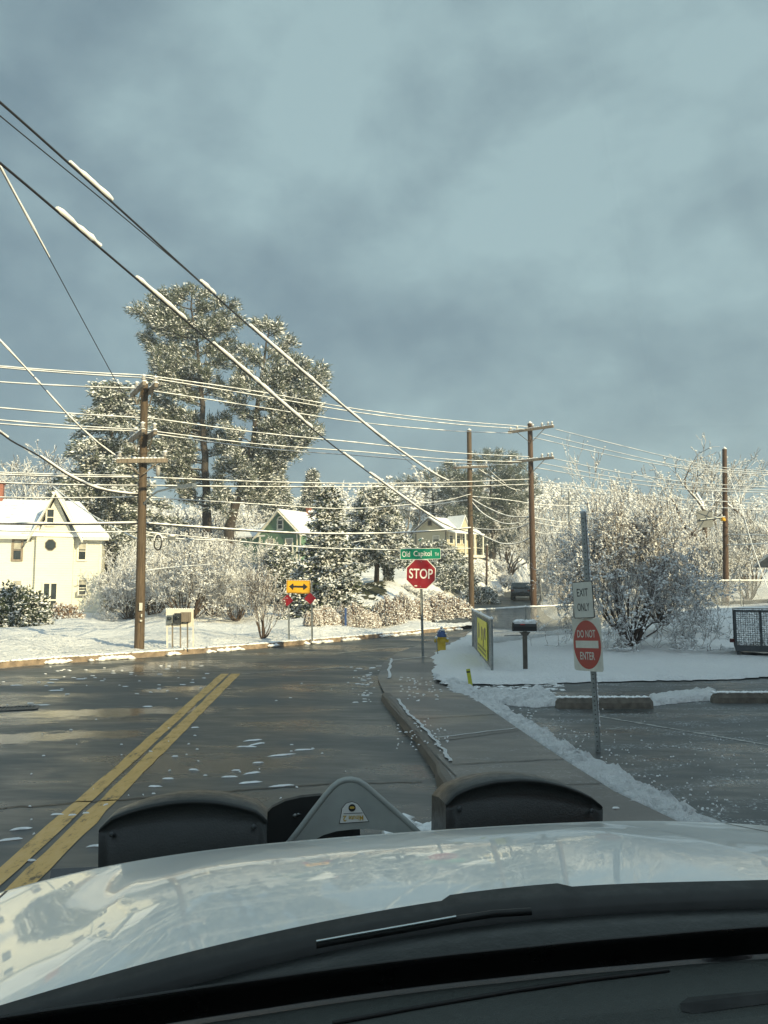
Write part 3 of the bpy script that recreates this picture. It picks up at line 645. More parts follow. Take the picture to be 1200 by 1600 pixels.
def conifer(name, label, cat, seed, h, rbase, tiers=26, droop=.3, snow=.6, ln=.35, n=9, sz=.14, prof=1.0, start=.06, per=(7, 11), mat='needle', rad=.2, group=None, step=.28, ragged=.25, wd=.05, ridge=.55):
    rng = np.random.default_rng(seed); root = thing(name, label, cat, group=group); gw = Geo(); gw.tube([(0, 0, -.3), (rng.normal()*.1, rng.normal()*.1, h*.5), (0, 0, h)], [rad, rad*.6, .02], 8)
    g = Geo(); CC, DD = [], []
    for i in range(tiers):
        f = start+(1-start)*(i+rng.random()*.7)/tiers; z = h*f; Rz = rbase*(1-f)**prof+.12; m = rng.integers(per[0], per[1]+1); a0 = rng.random()*7
        for j in range(m):
            a = a0+2*math.pi*(j+rng.random()*.5)/m; Lb = Rz*(1+ragged*rng.normal()*.6); Lb = max(.2, Lb); k = max(3, int(Lb/step)+1); ts = np.linspace(.12, 1, k)
            rr = Lb*ts; zz = z-droop*Lb*ts**1.3+.35*droop*Lb*ts**3; P = np.stack([np.cos(a)*rr, np.sin(a)*rr, zz], 1)
            q_ = P+np.array([0, 0, .09])+rng.normal(size=P.shape)*.03; rd = ridge*sz*rng.uniform(.35, 1.0, k)*(.35+.65*np.sin(np.pi*np.clip(ts, .1, .95)))
            if ridge and rng.random() < .85: tubes(g, q_[:-1], q_[1:], rd[:-1], rd[1:], 5, 1)
            gw.tube([(0, 0, z)]+[tuple(q) for q in P], list(np.linspace(.04, .01, k+1)), 3, caps=False)
            D = np.array([math.cos(a), math.sin(a), -.15]); side_ = np.array([-math.sin(a), math.cos(a), 0]); wv = (.28*Lb*(1-ts)+.10)
            for s in (-1, 0, 1): CC.append(P+side_*s*wv[:, None]*rng.uniform(.5, 1.1, (k, 1))+rng.normal(size=(k, 3))*.06); DD.append(np.repeat((D+side_*s*.5)[None], k, 0))
    CC = np.concatenate(CC); DD = np.concatenate(DD); tufts(g, rng, CC, DD, n, ln, wd, snow, .55, sz)
    gw.build('trunk', M['bark'], root); g.build('crown', [M[mat], M['puff']], root); return root
def bush(name, label, cat, seed, w, d, h, n=500, ln=.12, snow=.8, sz=.06, mat='leaf', group=None, per=6, low=.1):
    rng = np.random.default_rng(seed); root = thing(name, label, cat, group=group)
    st = []; g = Geo()
    for i in range(12):
        a = rng.random()*6.3; g.tube([(math.cos(a)*.1*w, math.sin(a)*.1*d, -.05), (math.cos(a)*.32*w, math.sin(a)*.32*d, h*rng.uniform(.5, .9))], [.02, .008], 4, caps=False)
    g.build('stems', M['bark'], root)
    u = rng.normal(size=(n, 3)); u /= np.linalg.norm(u, axis=1, keepdims=True); u[:, 2] = np.abs(u[:, 2]); k = rng.uniform(.62, 1.0, (n, 1))*(1+.12*np.sin(u[:, :1]*7+seed)*np.cos(u[:, 1:2]*6))
    Cc = u*k*np.array([w/2, d/2, h*(1-low)])+np.array([0, 0, h*low*.6]); g = Geo(); tufts(g, rng, Cc, u+np.array([0, 0, .3]), per, ln, ln*.28, snow, .7, sz); g.build('foliage', [M[mat], M['puff']], root); return root
def put(o, X, Y, z=None, rz=0, sc=1):
    o.location = (X, Y, float(H(X, Y)) if z is None else z); o.rotation_euler[2] = rz; o.scale = (sc, sc, sc) if not hasattr(sc, '__len__') else sc; return o
def pxX(px, Y): return (px-600)/1200*Y

# the two tall white pines
pine('white_pine', 'tallest dark green pine flecked with snow, straight trunk, behind the left pole', [(323, 800), (320, 690), (314, 600), (308, 540), (300, 480), (300, 462)],
     [(216, 487), (222, 524), (240, 470), (252, 460), (275, 455), (296, 450), (320, 460), (345, 468), (362, 480), (350, 510), (375, 545), (246, 575), (262, 548), (236, 510), (240, 500), (370, 500), (285, 520), (330, 540), (350, 560), (250, 600), (236, 590), (262, 640), (240, 650), (244, 690), (262, 735), (228, 700), (285, 770), (345, 600), (372, 600), (350, 650), (345, 700), (270, 700), (300, 740), (345, 745), (252, 655), (225, 640), (330, 500), (270, 490), (310, 580), (290, 620), (270, 755), (240, 720)], 60, 11, rad=.46, extra=20, dens=1.3, snow=.6)
pine('white_pine', 'broad snowy pine with a crooked leaning trunk, right of the tallest pine', [(358, 838), (366, 790), (384, 745), (396, 690), (404, 620), (412, 560), (420, 520)],
     [(402, 507), (418, 505), (436, 512), (452, 532), (458, 560), (440, 545), (468, 585), (480, 575), (505, 585), (500, 602), (488, 622), (495, 640), (480, 650), (492, 668), (470, 690), (486, 682), (455, 700), (440, 730), (418, 742), (370, 640), (350, 665), (372, 590), (376, 545), (386, 700), (365, 715), (440, 620), (430, 660), (455, 640), (420, 600), (345, 690), (470, 620), (420, 700), (400, 650), (440, 580), (400, 560), (350, 620), (455, 680), (345, 730), (400, 735)], 58, 12, rad=.5, extra=22, dens=1.3, snow=.9)
# pines on the hill
pine('white_pine', 'thin grey green pine on the hill, left of the plain-topped pole', [(678, 830), (677, 790), (674, 745)],
     [(660, 738), (678, 740), (640, 750), (700, 745), (625, 765), (712, 765), (650, 775), (640, 795), (700, 790), (618, 785), (690, 770), (660, 760), (620, 752), (705, 755), (632, 808), (716, 795)], 105, 13, rad=.4, extra=10, ln=.55, sz=.18, snow=.2, dens=.8, nside=5, needles=11)
pine('white_pine', 'big dark pine mass on the hill between the two bare-topped poles', [(770, 850), (768, 790), (766, 730)],
     [(700, 730), (712, 745), (740, 715), (760, 708), (780, 706), (802, 712), (815, 725), (822, 745), (835, 770), (830, 755), (705, 770), (700, 800), (715, 815), (745, 780), (790, 780), (815, 790), (790, 820), (740, 820), (760, 740), (790, 745), (720, 760), (735, 750), (805, 760), (760, 800), (775, 765), (722, 785), (712, 830), (800, 835), (690, 745)], 98, 14, rad=.5, extra=26, ln=.6, sz=.18, snow=.14, dens=1.0, nside=8, needles=13)
# spruces
s = conifer('norway_spruce', 'ragged snow-laden spruce beside the cream farmhouse, directly behind the left pole', 'tree', 21, 17.0, 4.6, tiers=24, droop=.36, snow=.62, ln=.40, n=9, sz=.17, prof=.55, ragged=.75, start=.04, per=(6, 8), )
put(s, pxX(168, 56), 56)
sp = conifer('blue_spruce', 'pointed snowy spruce right above the ridge of the green house', 'tree', 22, 12.0, 3.0, tiers=24, droop=.28, snow=.8, ln=.45, n=8, sz=.2, prof=.9)
put(sp, pxX(487, 92), 92)
copy_tree(sp, (pxX(430, 88), 88, float(H(pxX(430, 88), 88))), 1.1, (1.25, 1.25, 1.12), 'pointed snowy spruce behind the green house, nearer the big pines')
iv = conifer('snowy_conifer', 'shaggy snow-draped conifer standing just right of the double arrow sign', 'tree', 23, 7.3, 1.9, tiers=26, droop=.8, snow=.95, ln=.24, n=6, sz=.13, prof=.7, start=.10, per=(5, 8), mat='needled', ragged=.5, step=.2, rad=.22)
put(iv, pxX(512, 41), 41)
ye = conifer('yew_tree', 'rounded dark yew with heavy snow behind the ivy covered pole', 'tree', 24, 7.1, 2.7, tiers=22, droop=.25, snow=.95, ln=.24, n=8, sz=.17, prof=.45, start=.20, per=(6, 9), mat='needled', ragged=.4, step=.28)
put(ye, pxX(588, 56), 56)
cy = conifer('young_conifer', 'small snowy conifer in front of the green house, behind the bare vase-shaped tree', 'tree', 25, 3.7, 1.0, tiers=18, droop=.45, snow=.9, ln=.28, n=8, sz=.14, prof=.5, start=.05, mat='needled', ragged=.4)
put(cy, pxX(436, 50), 50)
yb = conifer('spreading_yew', 'low spreading dark evergreen with snow below the tan house', 'shrub', 26, 2.1, 2.3, tiers=10, droop=.05, snow=.7, ln=.30, n=9, sz=.13, prof=.35, start=.1, per=(8, 11), mat='needled', ragged=.35)
put(yb, pxX(703, 72), 72)
copy_tree(yb, (pxX(680, 78), 78, float(H(pxX(680, 78), 78))), 2.1, 1.05, 'second low evergreen under the tan house, the one further left')
copy_tree(yb, (pxX(748, 66), 66, float(H(pxX(748, 66), 66))), 1.1, .7, 'small dark evergreen at the edge of the side road, right of the bare-topped pole')
# bare shrubs between the farmhouse and the green house
sh = shrub('frosted_shrub', 'wide frosted shrub with tangled twigs right of the left pole, above the meter board', 'shrub', 31, 4.9, 6.4, stems=22, lev=6, rmin=.009, r=.05, puff=.24, ps=(.02, .05), cone=1.25, kk=(2, 3), spread=.8, twig=M['twig'])
put(sh, pxX(298, 39), 39)
copy_tree(sh, (pxX(205, 43), 43, float(H(pxX(205, 43), 43))), 2.0, (.62, .7, .80), 'frosted shrub between the farmhouse and the left pole')
copy_tree(sh, (pxX(242, 47), 47, float(H(pxX(242, 47), 47))), 4.0, (1.0, .95, 1.05), 'frosted shrub directly behind the left pole, further back than its neighbours')
copy_tree(sh, (pxX(335, 46), 46, float(H(pxX(335, 46), 46))), 5.0, (.85, 1.0, 1.0), 'tall frosted shrub under the crooked trunk of the broad pine')
copy_tree(sh, (pxX(405, 52), 52, float(H(pxX(405, 52), 52))), 1.0, (1.0, .9, .95), 'frosted shrub just left of the green house')
copy_tree(sh, (pxX(372, 40), 40, float(H(pxX(372, 40), 40))), .5, (.6, .6, .62), 'smaller frosted shrub behind the vase-shaped tree')
vt = shrub('vase_shaped_tree', 'small bare tree with upswept twigs near the kerb, left of the arrow sign', 'tree', 33, 2.75, 1.95, stems=11, lev=5, rmin=.008, r=.035, puff=.10, ps=(.012, .028), spread=.42, cone=.72, up=.10, kk=(2, 3), ratio=.8, twig=M['twig2'])
p = gnd(410, 998, .2); put(vt, p[0], p[1])
# big shrubs on the right lawn
bs = shrub('big_snowy_shrub', 'large many-stemmed bare shrub with heavy clumps of snow behind the exit signs', 'shrub', 34, 4.9, 5.1, stems=36, lev=6, rmin=.007, r=.035, puff=.16, ps=(.016, .045), spread=.62, cone=.95, up=.03, kk=(2, 3), twig=M['twig2'], flat=.8)
p = gnd(985, 1013, .2); put(bs, p[0], p[1], LZ(p[0], p[1]))
p2 = gnd(1062, 984, .5); copy_tree(bs, (p2[0], p2[1]+1.5, .55), 2.2, (.82, .88, .80), 'second large snowy shrub, behind and right of the bigger one')
copy_tree(bs, (pxX(882, 52), 52, .5), 4.1, (.55, .55, .7), 'snowy shrub beyond the chain link fence, left of the exit signs')
# far trees
ta = bare_tree('frosted_tree', 'frosted bare tree on the hill', 'tree', 41, 13, .22, spread=.62, lev=6, rmin=.022, puff=.20, ps=(.04, .10), kk=(2, 3))
tb = bare_tree('frosted_tree', 'frosted bare tree on the hill', 'tree', 42, 14, .26, spread=.72, lev=6, rmin=.024, puff=.20, ps=(.04, .10), kk=(2, 3), trunkfrac=.16)
tcr = shrub('frosted_tree', 'frosted spreading tree', 'tree', 43, 9, 9, stems=9, lev=5, rmin=.022, r=.11, puff=.2, ps=(.04, .09), spread=.75, cone=1.05, kk=(2, 4))
GB = 'frosted bare trees in the belt behind the cream farmhouse'
far = []
ORD = ['leftmost', 'second', 'third', 'fourth', 'fifth', 'sixth', 'seventh', 'eighth', 'ninth', 'tenth', 'eleventh', 'twelfth', 'thirteenth', 'fourteenth']
TG = {}
def relabel():
    for lb, lst in TG.items():
        for i, (px, o) in enumerate(sorted(lst, key=lambda q: q[0])): o['label'] = '%s, %s' % (lb, 'the leftmost' if i == 0 else ('the rightmost' if i == len(lst)-1 else ORD[i]+' from the left'))
def bt(src, px, Y, h, rz, label, group=None, z=None, wx=1.0, first=False):
    X = pxX(px, Y); zz = float(H(X, Y)) if z is None else z; s = h/{'a': 13, 'b': 14, 'c': 9}[src]; o = {'a': ta, 'b': tb, 'c': tcr}[src]
    if first: put(o, X, Y, zz, rz, (s*wx, s*wx, s)); tag(o, label, None, group)
    else: o = copy_tree(o, (X, Y, zz), rz, (s*wx, s*wx, s), label, group)
    TG.setdefault(label, []).append((px, o)); return o
LB = 'frosted bare tree behind the cream farmhouse'
bt('a', 20, 80, 15.5, 0, LB, GB, first=True, wx=1.05)
for i, (s_, px, Y, h) in enumerate((('b', 72, 84, 15.0), ('a', -25, 84, 15.5), ('b', 45, 92, 17.5), ('c', 95, 76, 12.5), ('a', 118, 90, 14.0), ('b', -5, 96, 17))): bt(s_, px, Y, h, i*1.3+.5, LB, GB, wx=1.15)
GM = 'frosted trees behind the mid lawn and the green house'; LM = 'low frosted tree between the left pole and the green house'
bt('b', 240, 76, 9.0, 0, LM, GM, first=True, wx=1.1); bt('c', 285, 64, 8.2, 1, LM, GM, first=True)
for i, (s_, px, Y, h) in enumerate((('c', 312, 66, 7.5), ('c', 215, 66, 7.6), ('a', 318, 78, 9), ('c', 380, 82, 10), ('a', 300, 80, 9), ('c', 455, 96, 9))): bt(s_, px, Y, h, i*1.1, LM, GM, wx=1.2)
GR = 'frosted trees behind the right hand poles'; LR = 'frosted tree around the twin-armed pole'
for i, (s_, px, Y, h) in enumerate((('c', 796, 100, 10.5), ('c', 862, 86, 8.5), ('b', 835, 98, 12), ('a', 868, 90, 10), ('c', 890, 72, 7.5), ('b', 920, 84, 9), ('c', 930, 64, 7), ('c', 765, 104, 9), ('a', 985, 78, 9.5), ('c', 888, 60, 6), ('a', 795, 112, 12), ('c', 915, 54, 6), ('b', 950, 96, 10))): bt(s_, px, Y, h, i*1.7, LR, GR, wx=1.15)
GE = 'frosted trees along the right edge'; LE = 'frosted tree behind the red brown pole'
for i, (s_, px, Y, h) in enumerate((('a', 1065, 74, 13.5), ('b', 1100, 82, 14), ('c', 1165, 66, 8.5), ('b', 1170, 80, 14.5), ('a', 1210, 74, 14), ('c', 1120, 58, 6), ('b', 1040, 92, 11.5), ('c', 1080, 62, 6.5), ('a', 1245, 84, 14.5))): bt(s_, px, Y, h, i*2.1, LE, GE, wx=1.1)
o1 = bare_tree('bare_tree', 'tall bare tree with upright dark limbs above the big shrub', 'tree', 51, 13.6, .2, spread=.42, lev=5, rmin=.018, puff=.18, ps=(.05, .1), twig=M['twig2'], trunkfrac=.3, kk=(2, 3), up=.13)
put(o1, pxX(955, 62), 62, 1.2)
o2 = bare_tree('bare_tree', 'wide bare oak with dark spreading limbs behind the red brown pole', 'tree', 52, 12.5, .34, spread=.85, lev=6, rmin=.018, puff=.16, ps=(.06, .11), twig=M['twig2'], trunkfrac=.18, kk=(2, 3), up=.03)
put(o2, pxX(1108, 58), 58, 1.2, 0, (1.2, 1.2, 1))
relabel()
# hillside wood, one mass
def far_wood():
    rng = np.random.default_rng(9); protos = []
    for sd in (61, 62, 63):
        r2 = np.random.default_rng(sd); P0, P1, R0, R1, lv = grow(r2, [((0, 0, 0), (0, 0, 1), 2.4, .2)], 6, nseg=2, ratio=.76, spread=.7, kids_=(2, 3), rmin=.035, up=.05); s = 1/P1[:, 2].max(); protos.append((P0*s, P1*s, R0, R1, lv))
    g = Geo()
    pos = []
    for Y in (108, 122, 136, 152, 172, 196, 225, 255):
        for px in np.arange(-120, 1330, 46*110/Y+6):
            px2 = px+rng.normal()*14
            pos.append((pxX(px2, Y), Y+rng.normal()*4))
    for X, Y in pos:
        if abs(X-float(roadx(Y))) < 5 and Y < 160: continue
        P0, P1, R0, R1, lv = protos[rng.integers(3)]; h = rng.uniform(9.5, 13); a = rng.random()*6.3; c, s = math.cos(a), math.sin(a); Rm = np.array([[c, s, 0], [-s, c, 0], [0, 0, 1]]); S = np.array([1.15, 1.15, 1])*h
        z = float(H(X, Y)); q0 = (P0*S)@Rm+[X, Y, z]; q1 = (P1*S)@Rm+[X, Y, z]; tubes(g, q0, q1, R0*1.3, R1*1.3, 3, 0)
        k = (lv >= 4) & (rng.random(len(lv)) < .3); sz = rng.uniform(.12, .3, k.sum()); octas(g, q1[k], np.stack([sz*1.3, sz*1.3, sz*.7], 1), 1)
    tag(g.build('hillside_woods', [M['twig'], M['puff']]), 'frosted wood covering the far hillside', 'woods', kind='stuff')
far_wood()
# hedge row along the far kerb, each bush its own
bh = bush('hedge_bush', 'rounded snowy brown-leaved bush, largest at the right end of the hedge row', 'shrub', 71, 3.4, 2.0, 1.25, 1500, .10, 1.0, .10)
BL = [(690, 968, 'x', (1, 1, 1), 0), (737-60, 969, 'snowy bush tucked against the largest hedge bush', (.62, .9, .9), 1.2), (652, 970, 'low snowy bush of the hedge just left of the stop sign post', (.45, .8, .8), 2), (628, 972, 'narrow snowy hedge bush behind the ivy covered pole', (.42, .8, .95), 3), (604, 975, 'snowy brown bush in front of the ivy covered pole', (.52, .8, 1.0), 4),
      (575, 977, 'small sparse snowy bush, fourth from the blue post', (.36, .6, .62), 5), (553, 978, 'small snowy bush right of the blue post', (.36, .6, .85), 6), (531, 979, 'snowy bush left of the blue post', (.30, .6, .7), 7), (506, 984, 'snowy bush nearest the arrow sign, right side', (.36, .6, .62), 8), (487, 986, 'small snowy bush at the foot of the arrow sign', (.22, .5, .5), 9)]
for i, (px, py, lb, sc, a) in enumerate(BL):
    p = gnd(px, py, .25); X, Y = p[0], p[1]+.6
    if i == 0: put(bh, X, Y, None, 0, sc); bh['group'] = 'hedge bushes along the far kerb'
    else: copy_tree(bh, (X, Y, float(H(X, Y))), 0 if sc[0] > .5 else a, sc, lb, 'hedge bushes along the far kerb')
rb = bush('evergreen_bush', 'rounded dark evergreen bush loaded with snow at the left edge beside the farmhouse', 'shrub', 72, 3.0, 2.6, 1.9, 900, .16, .9, .11, mat='needled')
p = gnd(14, 987, .15); put(rb, p[0], p[1]+.5)
wb = bush('low_bush', 'low twiggy snow-dusted bush in front of the farmhouse double door', 'shrub', 73, 2.0, 1.2, .75, 300, .12, .6, .05)
p = gnd(92, 975, .15); put(wb, p[0], p[1]+.4)
copy_tree(wb, (pxX(66, 44), 44, float(H(pxX(66, 44), 44))), .8, (.35, .5, .8), 'tiny snow-dusted bush left of the low farmhouse bush')
# brushy bank beside the side road
g0 = shrub('roadside_brush', 'snowy brush on the bank, below the tan house', 'shrub', 74, 1.7, 2.6, stems=16, lev=4, rmin=.012, r=.02, puff=.4, ps=(.04, .08), cone=1.0, twig=M['twig'])
for i, (px, Y, sc) in enumerate(((742, 70, 1.0), (768, 76, 1.0), (782, 84, 1.0), (790, 95, 1.1), (772, 95, 1.3), (757, 88, 1.5), (735, 82, 1.3))):
    X = pxX(px, Y); lb = ['snowy brush on the road bank right of the bare-topped pole', 'snowy brush on the bank halfway up the side road']
    if i == 0: put(g0, X, Y); tag(g0, lb[0], None, 'brush on the side road bank')
    else: copy_tree(g0, (X, Y, float(H(X, Y))), i*1.2, sc, (lb[1]+', '+['', 'lowest', 'second lowest', 'middle', 'widest', 'upper left'][i]) if i < 6 else 'highest clump of snowy brush beside the bare-topped pole', 'brush on the side road bank')
for k_, (px_, Y_, s_) in enumerate(((640, 56, .5), (655, 57, .55), (668, 58, .5), (690, 60, .5), (704, 61, .45), (718, 62, .5), (728, 63, .5))): X = pxX(px_, Y_); copy_tree(g0, (X, Y_, float(H(X, Y_))), k_, (s_*1.2, s_, s_*.75), 'low brush along the snow bank behind the hedge, '+ORD[k_]+(' from the left' if k_ else ''), 'brush on the side road bank')
X = pxX(676, 60); copy_tree(g0, (X, 60, float(H(X, 60))), 0, .6, 'dark scrubby brush on the snow bank right of the stop sign post')

poly_sheet('grass', [np.array([pxX(a, b), b]) for a, b in ((562, 51.5), (598, 51), (604, 53), (600, 55), (585, 57), (564, 56.5))], lambda x, y: float(H(x, y))+.03, .02, M['grass'], .5, .3, .2, .03, kind='structure')

copy_tree(ta, (16, -1, 0), 1.0, (1.3, 1.3, 1.05), 'bare tree out of view to the right, added for its shadow on the lawn')  # unseen tree added to lay dappled shadow on the left lawn
# ------------------------------------------------------------------ buildings
def window(parent, c, w_, h, rz=0, frame='trim', style='sash', fw=.09, name='window', blind=None, crown=False):
    """window in a wall facing local -y (turned by rz); c is the centre of the opening on the wall plane"""
    Mx = Matrix.Translation(c) @ Matrix.Rotation(rz, 4, 'Z'); g = Geo()
    def bx(x, y, z, a, b, d, gg=None, mi=0):
        cc = Mx @ Vector((x, y, z)); (gg or g).box(cc, (a, b, d), rz=rz, mi=mi)
    for s in (-1, 1): bx(s*(w_/2+fw/2), -.03, 0, fw, .08, h+2*fw)
    bx(0, -.03, h/2+fw/2, w_, .08, fw); bx(0, -.045, -h/2-fw/2, w_+.02, .11, fw)
    if style == 'sash': bx(0, -.035, 0, w_, .05, .05)
    if style == 'double': bx(0, -.03, 0, .10, .07, h); bx(0, -.035, -h*.12, w_, .05, .09)
    if crown: bx(0, -.05, h/2+fw+.06, w_+3*fw, .14, .10)
    f = g.build(name, M[frame], parent); g2 = Geo()
    def b2(*a): bx(*a, gg=g2)
    b2(0, -.008, 0, w_, .012, h); g2.build('pane', M['glass'], f)
    if blind:
        g3 = Geo(); cc = Mx @ Vector((0, -.019, h/2-h*blind/2)); g3.box(cc, (w_*.96, .01, h*blind), rz=rz); g3.build('blind', M['blind'], f)
    return f
# cream farmhouse
HY = 48.0
HR = R(17); HO = np.array(at(84, 900, HY)); he_ = np.array([math.cos(HR), math.sin(HR), 0]); hn = np.array([-math.sin(HR), math.cos(HR), 0])
def hq(px, py): d = ray(px, py); return CAM+d*(float((HO-CAM)@hn)/float(d@hn))
def hx(px): return float((hq(px, 880)-HO)@he_)
def hz(py, px=84): return float(hq(px, py)[2])
xl, xr = hx(-150), hx(158); z0 = hz(968); ze = hz(839); zr_ = hz(776); D_ = 7.5
gl_, gr_ = hx(47), hx(124); gcx = 0.0; zg = hz(771)
ht = thing('cream_farmhouse', 'large cream farmhouse with a steep centre gable and snowy roof at the left edge', 'house', (HO[0], HO[1], z0), HR)
g = Geo()
Lx, Rx, h1, h2 = xl-gcx, xr-gcx, ze-z0, zr_-z0
g.box(((Lx+Rx)/2, D_/2, h1/2-.3), (Rx-Lx, D_, h1+.6))
# centre gable, standing a little proud
a, b, hg = gl_-gcx+.35, gr_-gcx-.35, zg-z0-.25
g.prism([(a, 0), (b, 0), (b, h1-.05), (0, hg), (a, h1-.05)], .9, Matrix.Translation((0, -.35, 0)))
g.build('wall', M['cream'], ht)
ov = .45; g = Geo()
ry = D_/2; hipx = hx(112)-gcx
V = [(Lx-ov, -ov, h1), (Rx+ov, -ov, h1), (hipx, ry, h2), (Lx-ov, ry, h2), (Lx-ov, D_+ov, h1), (Rx+ov, D_+ov, h1)]
V += [(x, y, z+.14) for x, y, z in V]
g.add(V, [(6, 7, 8, 9), (9, 8, 11, 10), (7, 11, 8), (0, 3, 2, 1), (3, 4, 5, 2), (1, 2, 5), (0, 1, 7, 6), (1, 5, 11, 7), (5, 4, 10, 11)])
ga, gb, gz = gl_-gcx-.1, gr_-gcx+.2, zg-z0
for s, x0 in ((-1, ga), (1, gb)):
    zz = h1-.28; V = [(x0, -.75, zz), (0, -.75, gz), (0, ry, gz), (x0, ry, zz)]; V += [(x, y, z+.16) for x, y, z in V]
    g.add(V, [(0, 1, 2, 3), (7, 6, 5, 4), (0, 4, 5, 1), (1, 5, 6, 2), (2, 6, 7, 3), (3, 7, 4, 0)])
rf = g.build('roof', M['roof'], ht)
g = Geo()
for x0 in (ga, gb): g.bar((x0, -.79, h1-.36), (0, -.79, gz-.08), .05, .30, up=(0, 1, 0))
g.bar((Lx, -.5, h1-.08), (ga, -.5, h1-.08), .06, .22); g.bar((gb, -.5, h1-.08), (Rx+ov, -.5, h1-.08), .06, .22)
g.box((Rx-.06, -.012, h1/2), (.16, .03, h1)); g.build('trim', M['trim'], ht)
g = Geo(); cx = hx(2)-gcx-1.0; cz = hz(750, 4)-z0+.3; g.box((cx, ry, cz-1.3), (.62, .62, 2.6)); g.box((cx, ry, cz-.05), (.74, .74, .14)); g.build('chimney', M['brick'], rf)
def hw(px0, py0, px1, py1, y=0, **k):
    return window(ht, ((hx(px0)+hx(px1))/2-gcx, y, (hz(py0, px0)+hz(py1, px0))/2-z0), hx(px1)-hx(px0), hz(py0, px0)-hz(py1, px0), **k)
hw(72, 797, 82, 821, -.36); 
g = Geo(); P8 = [(.30*math.cos(R(22.5+45*k)), .33*math.sin(R(22.5+45*k))) for k in range(8)]
g.prism([(x*1.15, z*1.15) for x, z in P8], .05, Matrix.Translation((hx(79)-gcx, -.40, hz(852)-z0))); ow = g.build('octagonal_window', M['arm'], ht)
g = Geo(); g.prism(P8, .03, Matrix.Translation((hx(79)-gcx, -.42, hz(852)-z0))); g.build('pane', M['glass'], ow)
hw(20.5, 845, 32, 874, 0, frame='pole2', blind=.45, fw=.12); hw(122.5, 848, 133, 874, 0, blind=.4, fw=.12); hw(-60, 845, -48, 874, 0, blind=.45)
wa = hw(22.5, 908, 34.5, 936, 0, blind=.3); wb_ = hw(125, 906, 136, 931, 0, blind=.3); hw(-60, 908, -48, 936, 0)
for w_, x in ((wa, 28.5), (wb_, 130.5)):
    g = Geo(); yy = hz(931 if x < 50 else 926, x)-z0; g.box((hx(x)-gcx, -.2, yy), (.5, .42, .34)); g.box((hx(x)-gcx+.02, -.415, yy), (.36, .02, .22), mi=1); g.build('air_conditioner', [M['trim'], M['steeld']], w_)
dr = hw(71.5, 912, 91, 953, -.36, style='double', name='double_door', frame='trim', fw=.1)
g = Geo(); g.box((hx(81)-gcx, -.60, hz(957)-z0), (1.4, .5, .18)); g.build('doorstep', M['kerb'], ht)
g = Geo(); g.box((hx(42)-gcx, -.02, hz(844)-z0), (.42, .06, .20)); g.build('vent', M['steeld'], ht)

def gable_house(name, label, cat, loc, rz, wd, dp, he, hr, wall, ov=.35, chim=(), th=.14, col='trim'):
    """gable end faces local -y; ridge runs along y"""
    t = thing(name, label, cat, loc, rz); g = Geo(); g.prism([(-wd/2, -1.5), (wd/2, -1.5), (wd/2, he), (0, hr), (-wd/2, he)], dp); g.build('wall', M[wall], t)
    g = Geo(); k = (hr-he)/(wd/2)
    for s in (-1, 1):
        V = [(s*(wd/2+ov), -ov, he-ov*k+.05), (0, -ov, hr+.05), (0, dp+ov, hr+.05), (s*(wd/2+ov), dp+ov, he-ov*k+.05)]; V += [(x, y, z+th) for x, y, z in V]
        g.add(V, [(0, 1, 2, 3), (7, 6, 5, 4), (0, 4, 5, 1), (1, 5, 6, 2), (2, 6, 7, 3), (3, 7, 4, 0)])
    rf = g.build('roof', M['roof2'], t); g = Geo()
    for s in (-1, 1): g.bar((s*(wd/2+ov), -ov-.03, he-ov*k-.06), (0, -ov-.03, hr-.06), .06, .26, up=(0, 1, 0))
    for s in (-1, 1): g.box((s*(wd/2-.07), -.02, he/2-.2), (.15, .05, he-.1))
    g.build('trim', M[col], t)
    for x, y, h in chim: g = Geo(); g.box((x, y, hr+h/2-.9), (.42, .42, h+1)); g.box((x, y, hr+h-.4), (.5, .5, .12)); g.build('chimney', M['brick'], rf)
    return t
M['roof2'] = plain('snow covered roof', (.80, .82, .84), .8, .05, 1.5, bump=.2)
# green house
GY = 76.; gz0 = float(H(pxX(436, GY), GY)); gt = gable_house('green_house', 'dark green gabled house with white trim and two brick chimneys among the trees', 'house', (pxX(437, GY), GY, gz0), R(-32), 5.3, 8.5, float(at(600, 834, GY)[2])-gz0, float(at(600, 798, GY)[2])-gz0, 'greenwall', chim=((.2, 4.4, 1.0), (.4, 5.9, 1.0)))
gh = float(at(600, 834, GY)[2])-gz0
w_ = window(gt, (.05, 0, gh+.9), .55, .8, blind=None, fw=.14)
g = Geo(); g.tube([(.05+.36*math.cos(a), -.04, gh+1.3+.40*math.sin(a)) for a in np.linspace(0, math.pi, 9)], .07, 6); g.build('arched_head', M['trim'], w_)
window(gt, (-1.2, 0, gh-1.2), .8, 1.3, blind=.4); window(gt, (1.2, 0, gh-1.2), .8, 1.3, blind=.4); window(gt, (2.45, 3, gh-1.2), .8, 1.3, rz=R(90))
g = Geo(); g.box((2.2, -.06, gh/2-.1), (.09, .09, gh)); g.build('downspout', M['trim'], gt)
g = Geo(); g.box((-5.2, 2.7, gh/2-.5), (5.2, 4.6, gh+.4)); g.build('wing_wall', M['greenwall'], gt)
g = Geo(); V = [(-8.2, 0, gh-.2), (-1.9, 0, gh-.2), (-1.9, 2.7, gh+1.25), (-8.2, 2.7, gh+1.25), (-8.2, 5.4, gh-.2), (-1.9, 5.4, gh-.2)]; V += [(x, y, z+.16) for x, y, z in V]
g.add(V, [(6, 7, 8, 9), (9, 8, 11, 10), (0, 3, 2, 1), (3, 4, 5, 2), (0, 1, 7, 6), (5, 4, 10, 11), (0, 6, 9, 3), (3, 9, 10, 4), (1, 2, 8, 7), (2, 5, 11, 8)]); g.build('wing_roof', M['roof2'], gt)
